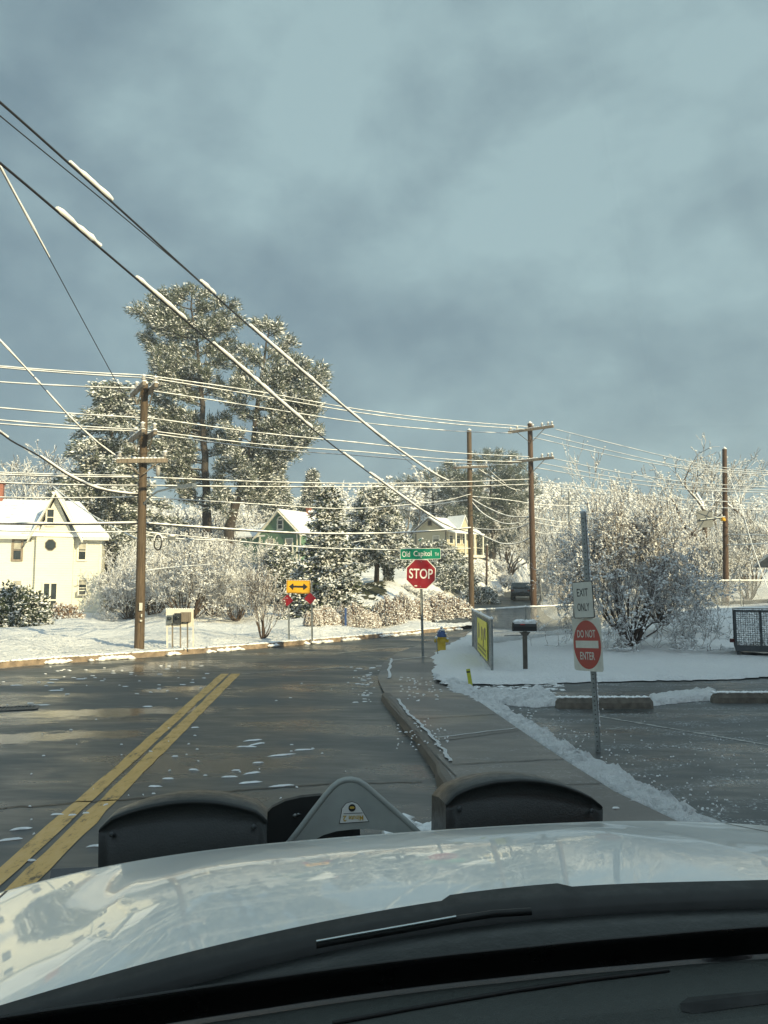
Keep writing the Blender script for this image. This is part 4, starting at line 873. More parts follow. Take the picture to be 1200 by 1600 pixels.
# tan house on the hill
TY = 92.; tz0 = float(at(600, 866, TY)[2]); tt_ = gable_house('tan_house', 'tan hillside house with a front porch and small dormer, sunlit on its right side', 'house', (pxX(673, TY), TY, tz0), R(-46), 5.0, 5.6, float(at(600, 829, TY)[2])-tz0, float(at(600, 811, TY)[2])-tz0+.1, 'tan', ov=.4, col='shingle')
th_ = float(at(600, 829, TY)[2])-tz0
window(tt_, (.9, 0, th_*.52), .9, 1.3, blind=.3); window(tt_, (-.1, 0, th_+.9), .5, .5, style='', frame='arm')
for y in (.8, 2.1, 3.2, 4.4): window(tt_, (2.51, y, th_-.95), .62, 1.25, rz=R(90), blind=.3)
g = Geo(); g.prism([(-1.0, 0), (1.0, 0), (0, 1.75)], 2.6, Matrix.Translation((2.75, 3.0, th_-.1)) @ Matrix.Rotation(R(90), 4, 'Z')); g.build('dormer_wall', M['tan'], tt_)
g = Geo()
for s in (-1, 1):
    Mx = Matrix.Translation((2.95, 3.0, th_-.1)) @ Matrix.Rotation(R(90), 4, 'Z'); V = [(s*1.25, 0, -.25), (0, 0, 1.85), (0, 2.8, 1.85), (s*1.25, 2.8, -.25)]; V += [(x, y, z+.12) for x, y, z in V]
    g.add([tuple(Mx @ Vector(v)) for v in V], [(0, 1, 2, 3), (7, 6, 5, 4), (0, 4, 5, 1), (1, 5, 6, 2), (2, 6, 7, 3), (3, 7, 4, 0)])
g.build('dormer_roof', M['roof2'], tt_)
g = Geo(); V = [(2.5, -.2, 2.75), (4.1, -.2, 2.35), (4.1, 5.2, 2.35), (2.5, 5.2, 2.75)]; V += [(x, y, z+.12) for x, y, z in V]; g.add(V, [(0, 1, 2, 3), (7, 6, 5, 4), (0, 4, 5, 1), (1, 5, 6, 2), (2, 6, 7, 3), (3, 7, 4, 0)]); g.build('porch_roof', M['roof2'], tt_)
for y in (0, 1.7, 3.4, 5.0): g = Geo(); g.box((3.95, y, 1.0), (.16, .16, 2.7)); g.build('porch_post', M['trim'], tt_)
g = Geo(); g.box((3.3, 2.5, -.25), (1.6, 5.4, .3)); g.box((4.0, 2.5, .75), (.06, 5.0, .06)); g.build('porch_floor', M['trim'], tt_)
bh2 = gable_house('white_house', 'small snowy-roofed house half hidden left of the tan house', 'house', (pxX(655, 108), 108, float(at(600, 868, 108)[2])), R(-65), 4.5, 6, 3.3, 5.0, 'tan')
# low grey building behind the trailer
sy = 52.; sz = float(at(600, 930, sy)[2]); gs = thing('low_grey_building', 'low grey building with a snow covered roof at the right edge behind the fence', 'building', (pxX(1345, sy), sy, sz))
g = Geo(); g.box((0, 3, .4), (4.4, 6, 3.0)); g.build('wall', M['signback'], gs)
g = Geo(); V = [(-4.6, -.5, 2.0), (3, -.5, 2.0), (3, 3, 3.2), (-4.2, 3, 3.2), (-4.2, 6.5, 2), (3, 6.5, 2)]; V += [(x, y, z+.2) for x, y, z in V]
g.add(V, [(6, 7, 8, 9), (9, 8, 11, 10), (0, 3, 2, 1), (3, 4, 5, 2), (0, 1, 7, 6), (5, 4, 10, 11), (0, 6, 9, 3), (3, 9, 10, 4), (1, 2, 8, 7), (2, 5, 11, 8)]); g.build('roof', M['roof2'], gs)
# unseen block added behind the camera to throw shade over the near road and lawn
g = Geo(); stt = thing('unseen_shade_block', 'unseen flat-roofed brick block behind the viewer, added to shade the near ground', 'building', (18.5, -1.5, 0), R(45))
g.box((0, -6, 6.1), (66, 12, 12.2)); g.build('wall', M['brick'], stt)
g = Geo(); g.box((0, -6, 12.35), (66.4, 12.4, .3)); g.build('parapet', M['trim'], stt)
for k in range(7): window(stt, (-24+k*8, .02, 1.8), 4.5, 2.2, rz=R(180), frame='steeld')

# ------------------------------------------------------------------ utility poles
def crossarm(parent, c, ln, rz, mat, ins=(), snow=True, hh=.12, brace=True):
    d = Vector((math.cos(rz), math.sin(rz), 0)); c = Vector(c); nrm = Vector((-math.sin(rz), math.cos(rz), 0)); g = Geo()
    g.bar(c-d*ln/2, c+d*ln/2, .10, hh)
    if snow:
        for k in range(int(ln/.12)):
            if nr.random() < .8: q = c+d*(-ln/2+.12*k+.05); octas(g, np.array([[q.x, q.y, q.z+hh/2+.01]]), np.array([[.11, .07, nr.uniform(.03, .07)]]), 1)
    a = g.build('crossarm', [mat, M['puff']], parent)
    if brace:
        g = Geo()
        for s in (-1, 1): g.bar(c+d*s*ln*.30-Vector((0, 0, hh/2)), c+d*s*.06-Vector((0, 0, ln*.26)), .03, .03)
        g.build('brace', M['arm'], a)
    for x in ins:
        g = Geo(); q = c+d*x*ln; g.lathe([(0, 0), (.035, .01), (.03, .06), (.07, .07), (.075, .10), (.04, .12), (.055, .15), (.02, .19), (0, .2)], (q.x, q.y, q.z+hh/2), 8); octas(g, np.array([[q.x, q.y, q.z+hh/2+.2]]), np.array([[.09, .09, .05]]), 1); g.build('insulator', [M['porc'], M['puff']], a)
    return a
def pole(name, label, top, basepx, Y, r0, r1, mat, z=None):
    b = np.array(at(basepx[0], basepx[1], Y)); tp = np.array(at(top[0], top[1], Y))
    if z is not None: b[2] = z
    t = thing(name, label, 'utility pole', tuple(b)); g = Geo(); v = tp-b; n = 10
    g.tube([tuple(np.array([0, 0, -.3]))]+[tuple(v*i/n) for i in range(1, n+1)], list(np.linspace(r0, r1, n+1)), 14); g.build('shaft', mat, t)
    g = Geo(); octas(g, np.array([v+[0, 0, .04]]), np.array([[r1*1.1, r1*1.1, .12]])); g.build('snow_cap', M['puff'], t)
    return t, b
pA = gnd(217.5, 1015, .15); YA = pA[1]
A, bA = pole('utility_pole', 'tall brown utility pole on the left lawn with paired crossarms and a lamp arm', (226, 600), (217.5, 1015), YA, .145, .105, M['pole'])
def rel(px, py, Y, b): return Vector(np.array(at(px, py, Y))-b)
angA = R(33)
for k, (py, px) in enumerate(((610, 224.5), (682, 223))):
    c = rel(px, py, YA, bA)
    for dy in (-.17, .17):
        n_ = Vector((math.sin(R(60)), math.cos(R(60)), 0)); crossarm(A, c+n_*dy, 1.7, R(-60), M['arm'], ins=(-.42, -.1, .42) if dy < 0 else (-.42, .42), brace=True)
crossarm(A, rel(222, 720, YA-.25, bA), 1.5, R(-3), M['pole2'], ins=(-.45, .45), brace=True)
g = Geo(); q = rel(247, 728, YA-.2, bA); g.lathe([(0, 0), (.06, .02), (.07, .2), (.05, .3), (0, .32)], (q.x, q.y, q.z-.3), 8); g.build('fuse_cutout', M['porc'], A)
# street lamp arm reaching over the road
pts = [rel(x, y, YA-d, bA) for x, y, d in ((222, 792, 0), (232, 778, .3), (246, 768, .6), (266, 763, 1.0), (280, 761, 1.3))]
g = Geo(); g.tube(pts, .03, 6); la = g.build('lamp_arm', M['steel'], A)
g = Geo(); q = pts[-1]; g.bar(q, q+Vector((.5, -.3, .02)), .16, .09); g.build('lamp_head', M['steel'], la)
g = Geo(); c = rel(247, 848, YA-.1, bA)
for rr in (0, .02): g.tube([c+Vector(((.10+rr)*math.cos(a), .02*math.sin(3*a), (.20+rr)*math.sin(a))) for a in np.linspace(0, 6.283, 21)], .016, 5, caps=False)
octas(g, np.array([[c.x+.17*math.cos(a)*.75, c.y, c.z+.23*math.sin(a)+.02] for a in np.linspace(.3, 2.9, 12)]), np.full((12, 3), .035), 1); g.build('cable_coil', [M['wire'], M['puff']], A)
g = Geo(); c = rel(268, 841, YA-.1, bA); g.box(c, (.22, .10, .09)); octas(g, np.array([[c.x, c.y, c.z+.07]]), np.array([[.14, .07, .04]]), 1); g.build('splice_case', [M['signback'], M['puff']], A)
g = Geo(); c = rel(220, 948, YA-.19, bA); g.box(c, (.09, .02, .22)); g.box(c+Vector((.02, 0, -.4)), (.06, .02, .05)); g.box(c+Vector((.03, 0, -.25)), (.03, .02, .08)); g.build('tag_plate', M['whited'], A)
YB = 46.; B, bB = pole('utility_pole', 'plain-topped brown utility pole standing at the mouth of the side road', (733, 673), (737, 958), YB, .17, .14, M['pole'], z=0.05)
crossarm(B, rel(735, 730, YB-.2, bB), 2.1, R(-15), M['arm'], ins=(-.45, .45), brace=False)
YC = 44.; Cc_, bC = pole('utility_pole', 'dark brown utility pole with two long slanting crossarms behind the chain link fence', (828, 662), (834, 950), YC, .18, .14, M['pole3'], z=.3)
crossarm(Cc_, rel(829, 671, YC-.2, bC), 2.9, R(-38), M['pole2'], ins=(-.45, -.3, .05, .25, .38, .46), hh=.14)
crossarm(Cc_, rel(829, 719, YC-.2, bC), 2.9, R(-38), M['arm'], ins=(-.45, -.3, .25, .38, .46), hh=.14)
YD = 42.; Dd, bD = pole('utility_pole', 'red brown utility pole without crossarms at the right, carrying a sign arm', (1132, 702), (1134, 935), YD, .16, .12, M['pole3'], z=.7)
YE = 57.; E_, bE = pole('utility_pole', 'short thin utility pole with ivy and snow climbing its lower half', (602, 792), (608, 950), YE, .13, .10, M['pole2'])
g = Geo(); rng = np.random.default_rng(3); n = 420; zz = rng.uniform(.0, 5.0, n)**1.0; a = rng.random(n)*6.3; rr = .22+.30*np.exp(-zz*1.0)*rng.random(n)+.04; Cv = np.stack([np.cos(a)*rr-.02*zz, np.sin(a)*rr, zz], 1); tufts(g, rng, Cv, np.stack([np.cos(a), np.sin(a), a*0+.2], 1), 7, .16, .05, .55, .7, .08); g.build('ivy', [M['needled'], M['puff']], E_)
F_, bF = pole('utility_pole', 'distant utility pole with one crossarm, left of the exit sign post', (889, 768), (890, 900), 100., .15, .12, M['signback'])
crossarm(F_, rel(889, 783, 99.8, bF), 2.2, 0, M['signback'], brace=False)
G_, bG = pole('utility_pole', 'distant bare pole top just above the exit sign post', (929, 784), (930, 900), 95., .15, .12, M['signback'])
I_, bI = pole('utility_pole', 'thin short pole on the bank beside the side road', (761, 852), (760, 915), 78., .11, .09, M['pole3'])
# wires, each its own thing: pixel points with the distance of both ends
def wire(label, pts, dA, dB, r=.011, snow=.024, segs=None, group=None, name='overhead_wire', sag=0):
    P = [np.array(p, float) for p in pts]; x = [0]
    for a, b in zip(P, P[1:]): x.append(x[-1]+np.linalg.norm(b-a))
    x = np.array(x)/x[-1]; n = max(16, 8*len(P)); ts = np.linspace(0, 1, n+1)
    if len(P) > 2:       # smooth interpolation (Catmull-Rom)
        Q = [2*P[0]-P[1]]+P+[2*P[-1]-P[-2]]; out = []
        for t in ts:
            i = min(len(P)-2, int(np.searchsorted(x, t, side='right')-1)); u = (t-x[i])/(x[i+1]-x[i]); p0, p1, p2, p3 = Q[i:i+4]
            out.append(.5*(2*p1+(p2-p0)*u+(2*p0-5*p1+4*p2-p3)*u*u+(3*p1-p0-3*p2+p3)*u**3))
    else: out = [P[0]+(P[1]-P[0])*t+np.array([0, sag*4*t*(1-t)]) for t in ts]
    invA, invB = 1/dA, 1/dB; W = [at(q[0], q[1], 1/(invA+(invB-invA)*t)) for q, t in zip(out, ts)]
    o = Vector(W[0]); t_ = thing(name, label, 'wire', tuple(o), group=group); g = Geo(); g.tube([Vector(q)-o for q in W], r, 5); g.build('cable', M['wire'], t_)
    if snow:
        W = np.array(W)-np.array(o)
        for s0, s1 in (segs or [(0, 1)]):
            m = max(6, int((s1-s0)*np.linalg.norm(W[-1]-W[0])/.28)); tt = np.linspace(s0, s1, m); pp = np.stack([np.interp(tt, ts, W[:, i]) for i in range(3)], 1); pp[:, 2] += r+snow*.55
            rr = snow*(1+.22*nr.normal(size=m)); rr[0] *= .75; rr[-1] *= .75; g = Geo(); g.tube([tuple(q) for q in pp], list(np.clip(rr, snow*.6, snow*1.5)), 6); g.build('snow_load', M['puff'], t_)
def xs_(pts, *px):      # fraction along the polyline where x reaches px
    P = [np.array(p, float) for p in pts]; x = [0]
    for a, b in zip(P, P[1:]): x.append(x[-1]+np.linalg.norm(b-a))
    x = np.array(x)/x[-1]; return tuple(float(np.interp(q, [p[0] for p in P], x)) for q in px)
d1 = [(-90, 88), (0, 160), (175, 316), (390, 510), (560, 655), (640, 715), (692, 748), (735, 762)]
wire('heavy wire crossing the upper left sky, the higher of the two thick black wires', d1, 9.8, YB, .022, .046, [xs_(d1, 115, 175), xs_(d1, 312, 334), xs_(d1, 390, 700)])
d3 = [(-90, 186), (0, 255), (157, 388), (333, 538), (490, 672), (600, 756), (690, 817), (737, 832)]
wire('heavy wire crossing the upper left sky, the lower of the two thick black wires', d3, 9.8, YB, .022, .046, [xs_(d3, 93, 157), xs_(d3, 214, 290), xs_(d3, 333, 486), xs_(d3, 533, 564), xs_(d3, 576, 700)])
wire('thin bare wire between the two heavy black wires in the upper left sky', [(-60, 128), (0, 181), (160, 312), (300, 430), (430, 545), (560, 655), (660, 738), (737, 790)], 10, YB, .011, 0)
d4 = [(-20, 222), (0, 262), (78, 405), (140, 520), (190, 612)]
wire('steep thin wire at the left edge, snowy only on its upper half', d4, 15, YA, .012, .028, [xs_(d4, -20, 77)])
d5 = [(-40, 492), (0, 533), (55, 592), (110, 653), (150, 690), (185, 716)]
wire('snow coated wire slanting at far left to the lowest crossarm of the left pole', d5, 18, YA, .011, .024, [xs_(d5, -40, 52), xs_(d5, 54, 64), xs_(d5, 72, 185)])
wire('guy wire passing low across the spruce to the middle of the left pole', [(82, 760), (110, 782), (160, 815), (225, 848)], 30, YA, .009, .018)
wire('drooping thick telephone cable from the left edge to the left pole', [(-40, 650), (0, 676), (20, 690), (60, 712), (105, 742), (150, 763), (190, 771), (217, 773)], 18, YA, .022, .034, [(0, .22), (.42, 1)])
def hw3(nm, left, a, mid, c, dl=22., r=.009, s=.016, dC=YC):
    """a wire carried by the left pole and the twin-armed pole"""
    if left: wire('snowy wire left of the left pole, '+nm, [left, a], dl, YA, r, s, group='overhead wires left of the left pole', sag=1.5)
    wire('snowy wire right of the left pole, '+nm, [a]+mid+[c], YA, dC, r, s, group='overhead wires between the poles')
hw3('topmost, far end of the top crossarm', (-20, 571), (228, 587), [(400, 612), (560, 640), (700, 657)], (826, 667))
hw3('second from top, middle of the top crossarm', (-20, 573), (232, 591), [(400, 618), (560, 645), (700, 662)], (820, 671))
hw3('third from top, lower than the top pair', (-20, 596), (210, 607), [(400, 636), (560, 660), (700, 673)], (800, 677))
hw3('fourth from top, highest at the second crossarm', (-20, 636), (236, 654), [(400, 676), (560, 692), (700, 707)], (828, 714))
hw3('fifth from top, middle of the second crossarm', (-20, 655), (220, 672), [(400, 694), (560, 706), (700, 718)], (815, 722))
hw3('sixth from top, lowest at the second crossarm', (-20, 661), (208, 674), [(400, 700), (560, 712), (700, 723)], (802, 727))
hw3('seventh from top, just above the lamp arm', (-20, 741), (219, 746), [(400, 753), (560, 756), (700, 754)], (828, 749), r=.012)
hw3('eighth from top, at lamp head height', (-20, 754), (219, 759), [(400, 761), (560, 761), (700, 761)], (828, 757), r=.012)
hw3('ninth from top, at farmhouse ridge height', (-20, 777), (218, 777), [(400, 788), (520, 795), (600, 792), (690, 783)], (737, 772), dC=YB)
hw3('tenth from top, thickest snowy bundle', (-20, 818), (218, 818), [(330, 826), (470, 834), (600, 834), (690, 829)], (737, 825), dC=YB, r=.024, s=.030)
hw3('lowest, thin, just under the thickest bundle', (-20, 829), (217, 831), [(330, 842), (470, 855), (560, 858), (650, 860)], (737, 857), dC=YB, r=.008, s=.016)
wire('thin wire above the cream gable, from the left edge to the spruce', [(-10, 738), (60, 741), (219, 744)], 22, YA, .008, .016)
wire('slack wire from the coil on the left pole to the ivy covered pole', [(222, 836), (268, 842), (360, 846), (440, 853), (520, 852), (604, 838)], YA, YE, .010, .020)
wire('short slack wire from the left pole towards the frosted shrub', [(218, 894), (260, 888), (330, 882)], YA, 36, .009, .018)
wire('wire crossing behind the stop sign from the ivy covered pole to the bare-topped pole', [(604, 792), (650, 792), (737, 781)], YE, YB, .011, .025)
wire('wire drooping left from the ivy covered pole into the shaggy conifer', [(540, 868), (570, 882), (600, 866), (640, 846)], 50, 62, .009, .020)
# between the two right poles and onward
wire('slack loop sagging between the bare-topped pole and the twin-armed pole, upper', [(736, 779), (760, 793), (795, 807), (828, 808)], YB, YC, .016, .028)
wire('slack loop sagging between the bare-topped pole and the twin-armed pole, middle', [(736, 783), (755, 803), (785, 818), (812, 817), (829, 806)], YB, YC, .016, .028)
wire('slack loop sagging between the bare-topped pole and the twin-armed pole, lower', [(738, 830), (760, 840), (785, 850), (810, 849), (829, 840)], YB, YC, .016, .028)
wire('nearly straight wire between the bare-topped pole and twin-armed pole at tan roof height', [(737, 826), (780, 828), (812, 824), (831, 816)], YB, YC, .012, .022)
wire('wire dropping from the small crossarm of the bare-topped pole', [(746, 732), (778, 752), (800, 764), (812, 766)], YB, YC+3, .009, .018)
wire('second wire dropping from the small crossarm of the bare-topped pole', [(760, 728), (770, 740), (790, 756)], YB, YC+3, .009, .018)
wire('snowy cable from the bare-topped pole towards the trees behind the twin-armed pole', [(738, 776), (790, 781), (850, 789), (935, 791)], YB, 70, .010, .022)
for nm, pts in (('first', [(868, 671), (960, 694), (1060, 718), (1132, 731), (1240, 739)]), ('second', [(846, 678), (960, 706), (1060, 728), (1132, 735), (1240, 742)]), ('third', [(834, 684), (960, 713), (1060, 731), (1132, 738), (1240, 745)]),
                ('fourth', [(866, 717), (960, 737), (1060, 752), (1132, 758), (1240, 764)]), ('fifth', [(846, 724), (960, 746), (1060, 758), (1132, 764), (1240, 768)]), ('sixth', [(836, 731), (960, 752), (1060, 764), (1132, 768), (1240, 771)]),
                ('seventh', [(831, 750), (900, 760), (985, 772), (1060, 780), (1132, 784), (1240, 790)]), ('eighth', [(831, 757), (900, 766), (985, 777), (1060, 787), (1132, 794), (1240, 800)])):
    wire('%s wire from the top between the twin-armed pole and the right edge' % nm, pts, YC, 40, .009, .017, group='overhead wires running to the right edge')
wire('low wire right of the red brown pole, above the lowest one', [(1134, 835), (1170, 836), (1240, 838)], YD, 38, .010, .022)
wire('lowest wire at the right edge running from the red brown pole', [(1134, 852), (1170, 851), (1240, 848)], YD, 38, .012, .026)
wire('short snowy wire from the twin-armed pole towards the exit sign post', [(830, 809), (870, 815), (925, 818)], YC, 60, .012, .024)
wire('second short snowy wire from the twin-armed pole, just lower', [(830, 815), (870, 823), (920, 828)], YC, 60, .010, .02)
wire('cable with a small splice running right from the twin-armed pole', [(832, 830), (850, 834), (880, 832)], YC, 50, .012, .02)
d9 = [(1136, 735), (1160, 800), (1178, 860), (1205, 935)]
wire('slanting guy wire from the red brown pole down to the right edge', d9, YD, 36, .011, .020)
# sign panel on an arm from the red brown pole
t = thing('road_sign', 'dark blank sign panel seen from behind on an arm left of the red brown pole', 'sign', tuple(at(1101, 811, YD-.3))); g = Geo(); g.box((0, 0, 0), (.86, .05, .92)); g.build('panel', M['signback'], t)
g = Geo(); g.tube([(-.3, -.1, -.05), (1.1, -.02, .12)], .06, 8); g.build('arm', M['steel'], t); g = Geo(); g.lathe([(0, -.12), (.13, -.1), (.13, .05), (0, .12)], (.95, -.15, -.02), 8); g.build('bracket', M['yellow'], t)
# ------------------------------------------------------------------ writing
def text(parent, name, body, cx, cz, w_, h, mat, y=-.004, M4=None, bold=.0, flip=False):
    cu = bpy.data.curves.new('t', 'FONT'); cu.body = body; cu.size = 1; cu.offset = bold; cu.resolution_u = 4
    ob = bpy.data.objects.new('t', cu); C.objects.link(ob); dg = bpy.context.evaluated_depsgraph_get(); me = bpy.data.meshes.new_from_object(ob.evaluated_get(dg))
    V = np.array([v.co[:] for v in me.vertices]); F = [tuple(p.vertices) for p in me.polygons]; bpy.data.objects.remove(ob)
    lo, hi = V.min(0), V.max(0); V = (V-(lo+hi)/2); V[:, 0] *= w_/(hi[0]-lo[0]); V[:, 1] *= h/(hi[1]-lo[1])
    if flip: V[:, :2] *= -1
    P = np.stack([V[:, 0]+cx, np.full(len(V), y), V[:, 1]+cz], 1)
    if M4 is not None: P = np.array([tuple(M4 @ Vector(p)) for p in P])
    g = Geo(); g.add(P, F); return g.build(name, mat, parent)
def uchannel(g, a, b, w_=.06, t=.025):
    U = (0, 1, 0); g.bar(a, b, w_, .006, up=U); g.bar(Vector(a)+Vector((-w_/2, -t/2, 0)), Vector(b)+Vector((-w_/2, -t/2, 0)), .006, t, up=U); g.bar(Vector(a)+Vector((w_/2, -t/2, 0)), Vector(b)+Vector((w_/2, -t/2, 0)), .006, t, up=U)
def plate(poly, t=.004, y=0): g = Geo(); g.prism(poly, t, Matrix.Translation((0, y, 0))); return g
def ngon(r, n, a0=0): return [(r*math.cos(a0+2*math.pi*k/n), r*math.sin(a0+2*math.pi*k/n)) for k in range(n)]
def rrect(w_, h, r, n=5):
    P = []
    for cx, cz, a in ((w_/2-r, h/2-r, 0), (-w_/2+r, h/2-r, 90), (-w_/2+r, -h/2+r, 180), (w_/2-r, -h/2+r, 270)):
        for k in range(n+1): q = R(a+90*k/n); P.append((cx+r*math.cos(q), cz+r*math.sin(q)))
    return P
def frame4(t, name, mat, y=0): return bpy.data.objects.new(name, None)
# stop sign with street name blades
b = gnd(661, 1028, .1); SY = b[1]; t = thing('stop_sign', 'red octagonal STOP sign on a steel post under a green street name sign', 'road sign', tuple(b), R(2))
top = Vector(at(656.5, 846, SY))-Vector(b); g = Geo(); uchannel(g, (0, .02, -.1), (top.x, top.y+.02, top.z)); g.build('post', M['steel'], t)
sc_ = Vector(at(657.5, 897, SY))-Vector(b)
def hang(c, M4=None): return Matrix.Translation(c+Vector((0, -.035, 0))) @ (M4 or Matrix())
Ms = hang(sc_, Matrix.Rotation(R(1.5), 4, 'Y')); a0 = R(22.5); Rr = .762/2/math.cos(a0)*1.04
g = Geo(); g.prism(ngon(Rr, 8, a0), .004, Ms); so_ = g.build('white_border', M['white'], t); g = Geo(); g.prism(ngon(Rr*.945, 8, a0), .003, Ms @ Matrix.Translation((0, -.0035, 0))); fo = g.build('sign_face', M['red'], t)
text(fo, 'lettering', 'STOP', 0, .01, .63, .265, M['white'], y=-.0065, M4=Ms, bold=.012)
g = Geo(); g.prism(rrect(.07, .03, .004), .001, Ms @ Matrix.Translation((-.13, -.006, -.315))); g.build('sticker', M['whited'], fo)
g = Geo(); g.prism(ngon(.012, 8), .004, Ms @ Matrix.Translation((0, -.01, .33))); g.prism(ngon(.012, 8), .004, Ms @ Matrix.Translation((0, -.01, -.33))); g.build('bolt', M['steel'], fo)
nc = Vector(at(656.8, 865.5, SY))-Vector(b); Mn = hang(nc, Matrix.Rotation(R(-1.2), 4, 'Y'))
g = Geo(); g.prism(rrect(1.09, .30, .03), .004, Mn); bl = g.build('street_name_blade', M['white'], t); g = Geo(); g.prism(rrect(1.065, .275, .025), .002, Mn @ Matrix.Translation((0, -.0025, 0))); fb = g.build('green_face', M['green'], bl)
text(fb, 'lettering', 'Old', -.385, .0, .21, .155, M['white'], y=-.0045, M4=Mn, bold=.01); text(fb, 'lettering', 'Capitol', .055, -.012, .48, .185, M['white'], y=-.0045, M4=Mn, bold=.008); text(fb, 'lettering', 'Trl', .435, -.018, .10, .085, M['white'], y=-.0045, M4=Mn, bold=.01)
g = Geo(); M2 = hang(nc+Vector((.0, .12, .30)), Matrix.Rotation(R(84), 4, 'Z') @ Matrix.Translation((.375, 0, 0))); g.prism(rrect(.75, .23, .02), .006, M2); cb = g.build('cross_street_blade', M['green'], t)
g = Geo(); q = nc+Vector((.0, 0, .42)); 
for k in range(14): octas(g, np.array([[nc.x+.05+nr.normal()*.01, nc.y+.12+.75*(k/13), nc.z+.42]]), np.array([[.035, .05, .025]]))
for k in range(26): octas(g, np.array([[nc.x-.52+.04*k+.02, nc.y, nc.z+.15-.0005*k]]), np.array([[.035, .02, .012]]))
g.build('snow_cap', M['puff'], t)
# exit only / do not enter
b = gnd(935, 1175, .08); DY = b[1]; t = thing('exit_sign_post', 'leaning perforated steel post carrying EXIT ONLY and DO NOT ENTER signs', 'road sign', tuple(b)); tp = Vector(at(911, 801, DY))-Vector(b)
Mp = Matrix.Rotation(R(-25), 4, 'Z'); d = tp.normalized(); xx = (Mp @ Vector((1, 0, 0))); yy = d.cross(xx).normalized(); xx = yy.cross(d).normalized()
g = Geo(); rot = np.array([[xx[i], yy[i], d[i]] for i in range(3)]); g.box(tp/2, (.058, .058, tp.length), M=rot); ps_ = g.build('post', M['steel'], t, bevel=.006)
g = Geo(); nh = int(tp.length/.0508)
for k in range(nh):
    c = d*(k+.5)*.0508
    for n_, u in ((-yy, xx), (-xx, yy)):
        cc = c+n_*.0305; V = [tuple(cc+(u*math.cos(q)+d*math.sin(q))*.0075) for q in np.linspace(0, 6.283, 9)[:-1]]; g.add(V, [tuple(range(8))])
g.build('hole', M['stain'], ps_).__setitem__('kind', 'stuff')
g = Geo(); q = tp; octas(g, np.array([[q.x, q.y, q.z+.01]]), np.array([[.045, .045, .03]])); octas(g, np.array([[*(xx*.034+d*z)] for z in np.linspace(.3, tp.length, 60)]), np.stack([nr.uniform(.006, .014, 60), nr.uniform(.012, .02, 60), np.full(60, .04)], 1)); g.build('snow_cap', M['puff'], t)
def postsign(px, py, rz, lean=-3.5):
    c = Vector(at(px, py, DY))-Vector(b); return Matrix.Translation(c) @ Matrix.Rotation(R(rz), 4, 'Z') @ Matrix.Rotation(R(lean), 4, 'Y')
off = Matrix.Translation((0, -.05, 0))
M1 = postsign(923, 1007, -70) @ off; W1 = .575
g = Geo(); g.prism(rrect(W1, .61, .04), .004, M1); dn = g.build('do_not_enter_sign', M['whited'], t)
g = Geo(); g.prism([(x*.935, z*.97) for x, z in ngon(.29, 40)], .002, M1 @ Matrix.Translation((0, -.0025, 0))); f1 = g.build('red_disc', M['redf'], dn)
g = Geo(); g.prism([(-.225, -.04), (.225, -.04), (.225, .045), (-.225, .045)], .001, M1 @ Matrix.Translation((0, -.004, 0))); g.build('white_bar', M['whited'], f1)
text(f1, 'lettering', 'DO NOT', 0, .125, .36, .088, M['whited'], y=-.005, M4=M1, bold=.012); text(f1, 'lettering', 'ENTER', 0, -.13, .29, .088, M['whited'], y=-.005, M4=M1, bold=.012)
M3 = postsign(915.5, 937, -55) @ off
g = Geo(); g.prism(rrect(.305, .43, .02), .004, M3); eo = g.build('exit_only_sign', M['black'], t); g = Geo(); g.prism(rrect(.288, .413, .016), .002, M3 @ Matrix.Translation((0, -.0025, 0))); f2 = g.build('sign_face', M['whited'], eo)
text(f2, 'lettering', 'EXIT', 0, .085, .165, .09, M['black'], y=-.0045, M4=M3, bold=.004); text(f2, 'lettering', 'ONLY', 0, -.085, .18, .09, M['black'], y=-.0045, M4=M3, bold=.004)
# double arrow sign with two red diamonds
b = gnd(469, 995, .25); AY = b[1]; t = thing('double_arrow_sign', 'yellow double-headed arrow sign above two red diamond markers on two thin posts', 'road sign', tuple(b))
def rl(px, py): return Vector(at(px, py, AY))-Vector(b)
for x in (451, 487): g = Geo(); a_, c_ = rl(x+.8, 997), rl(x-.2, 908 if x > 470 else 925); uchannel(g, a_-Vector((0, 0, .1)), c_, .055, .02); g.build('post', M['steel'], t)
Ma = Matrix.Translation(rl(466.3, 916.7)+Vector((0, -.04, 0))) @ Matrix.Rotation(R(1.5), 4, 'Y') ; ww = pxX(600+36.5, AY); hh = ww*.55
g = Geo(); g.prism(rrect(ww, hh, .03), .004, Ma); ar = g.build('arrow_panel', M['yellow'], t)
for s0 in (1,): 
    g = Geo(); e_ = rrect(ww*.955, hh*.93, .02); i_ = rrect(ww*.925, hh*.88, .02); n = len(e_); V = [(x, -.001, z) for x, z in e_]+[(x, -.001, z) for x, z in i_]; V = [tuple(Ma @ Vector(v)) for v in V]; g.add(V, [(k, (k+1) % n, n+(k+1) % n, n+k) for k in range(n)]); g.build('border', M['black'], ar)
g = Geo(); a = ww*.40; P = [(-a, 0), (-a*.55, hh*.27), (-a*.50, hh*.08), (a*.50, hh*.08), (a*.55, hh*.27), (a, 0), (a*.55, -hh*.27), (a*.50, -hh*.08), (-a*.50, -hh*.08), (-a*.55, -hh*.27)]; g.prism(P, .002, Ma @ Matrix.Translation((0, -.0025, 0))); g.build('arrow', M['black'], ar)
g = Geo(); q = rl(466.3, 906.7); octas(g, np.array([[q.x+u, q.y-.03, q.z] for u in np.linspace(-ww/2, ww/2, 16)]), np.full((16, 3), .022)); g.build('snow_cap', M['puff'], t)
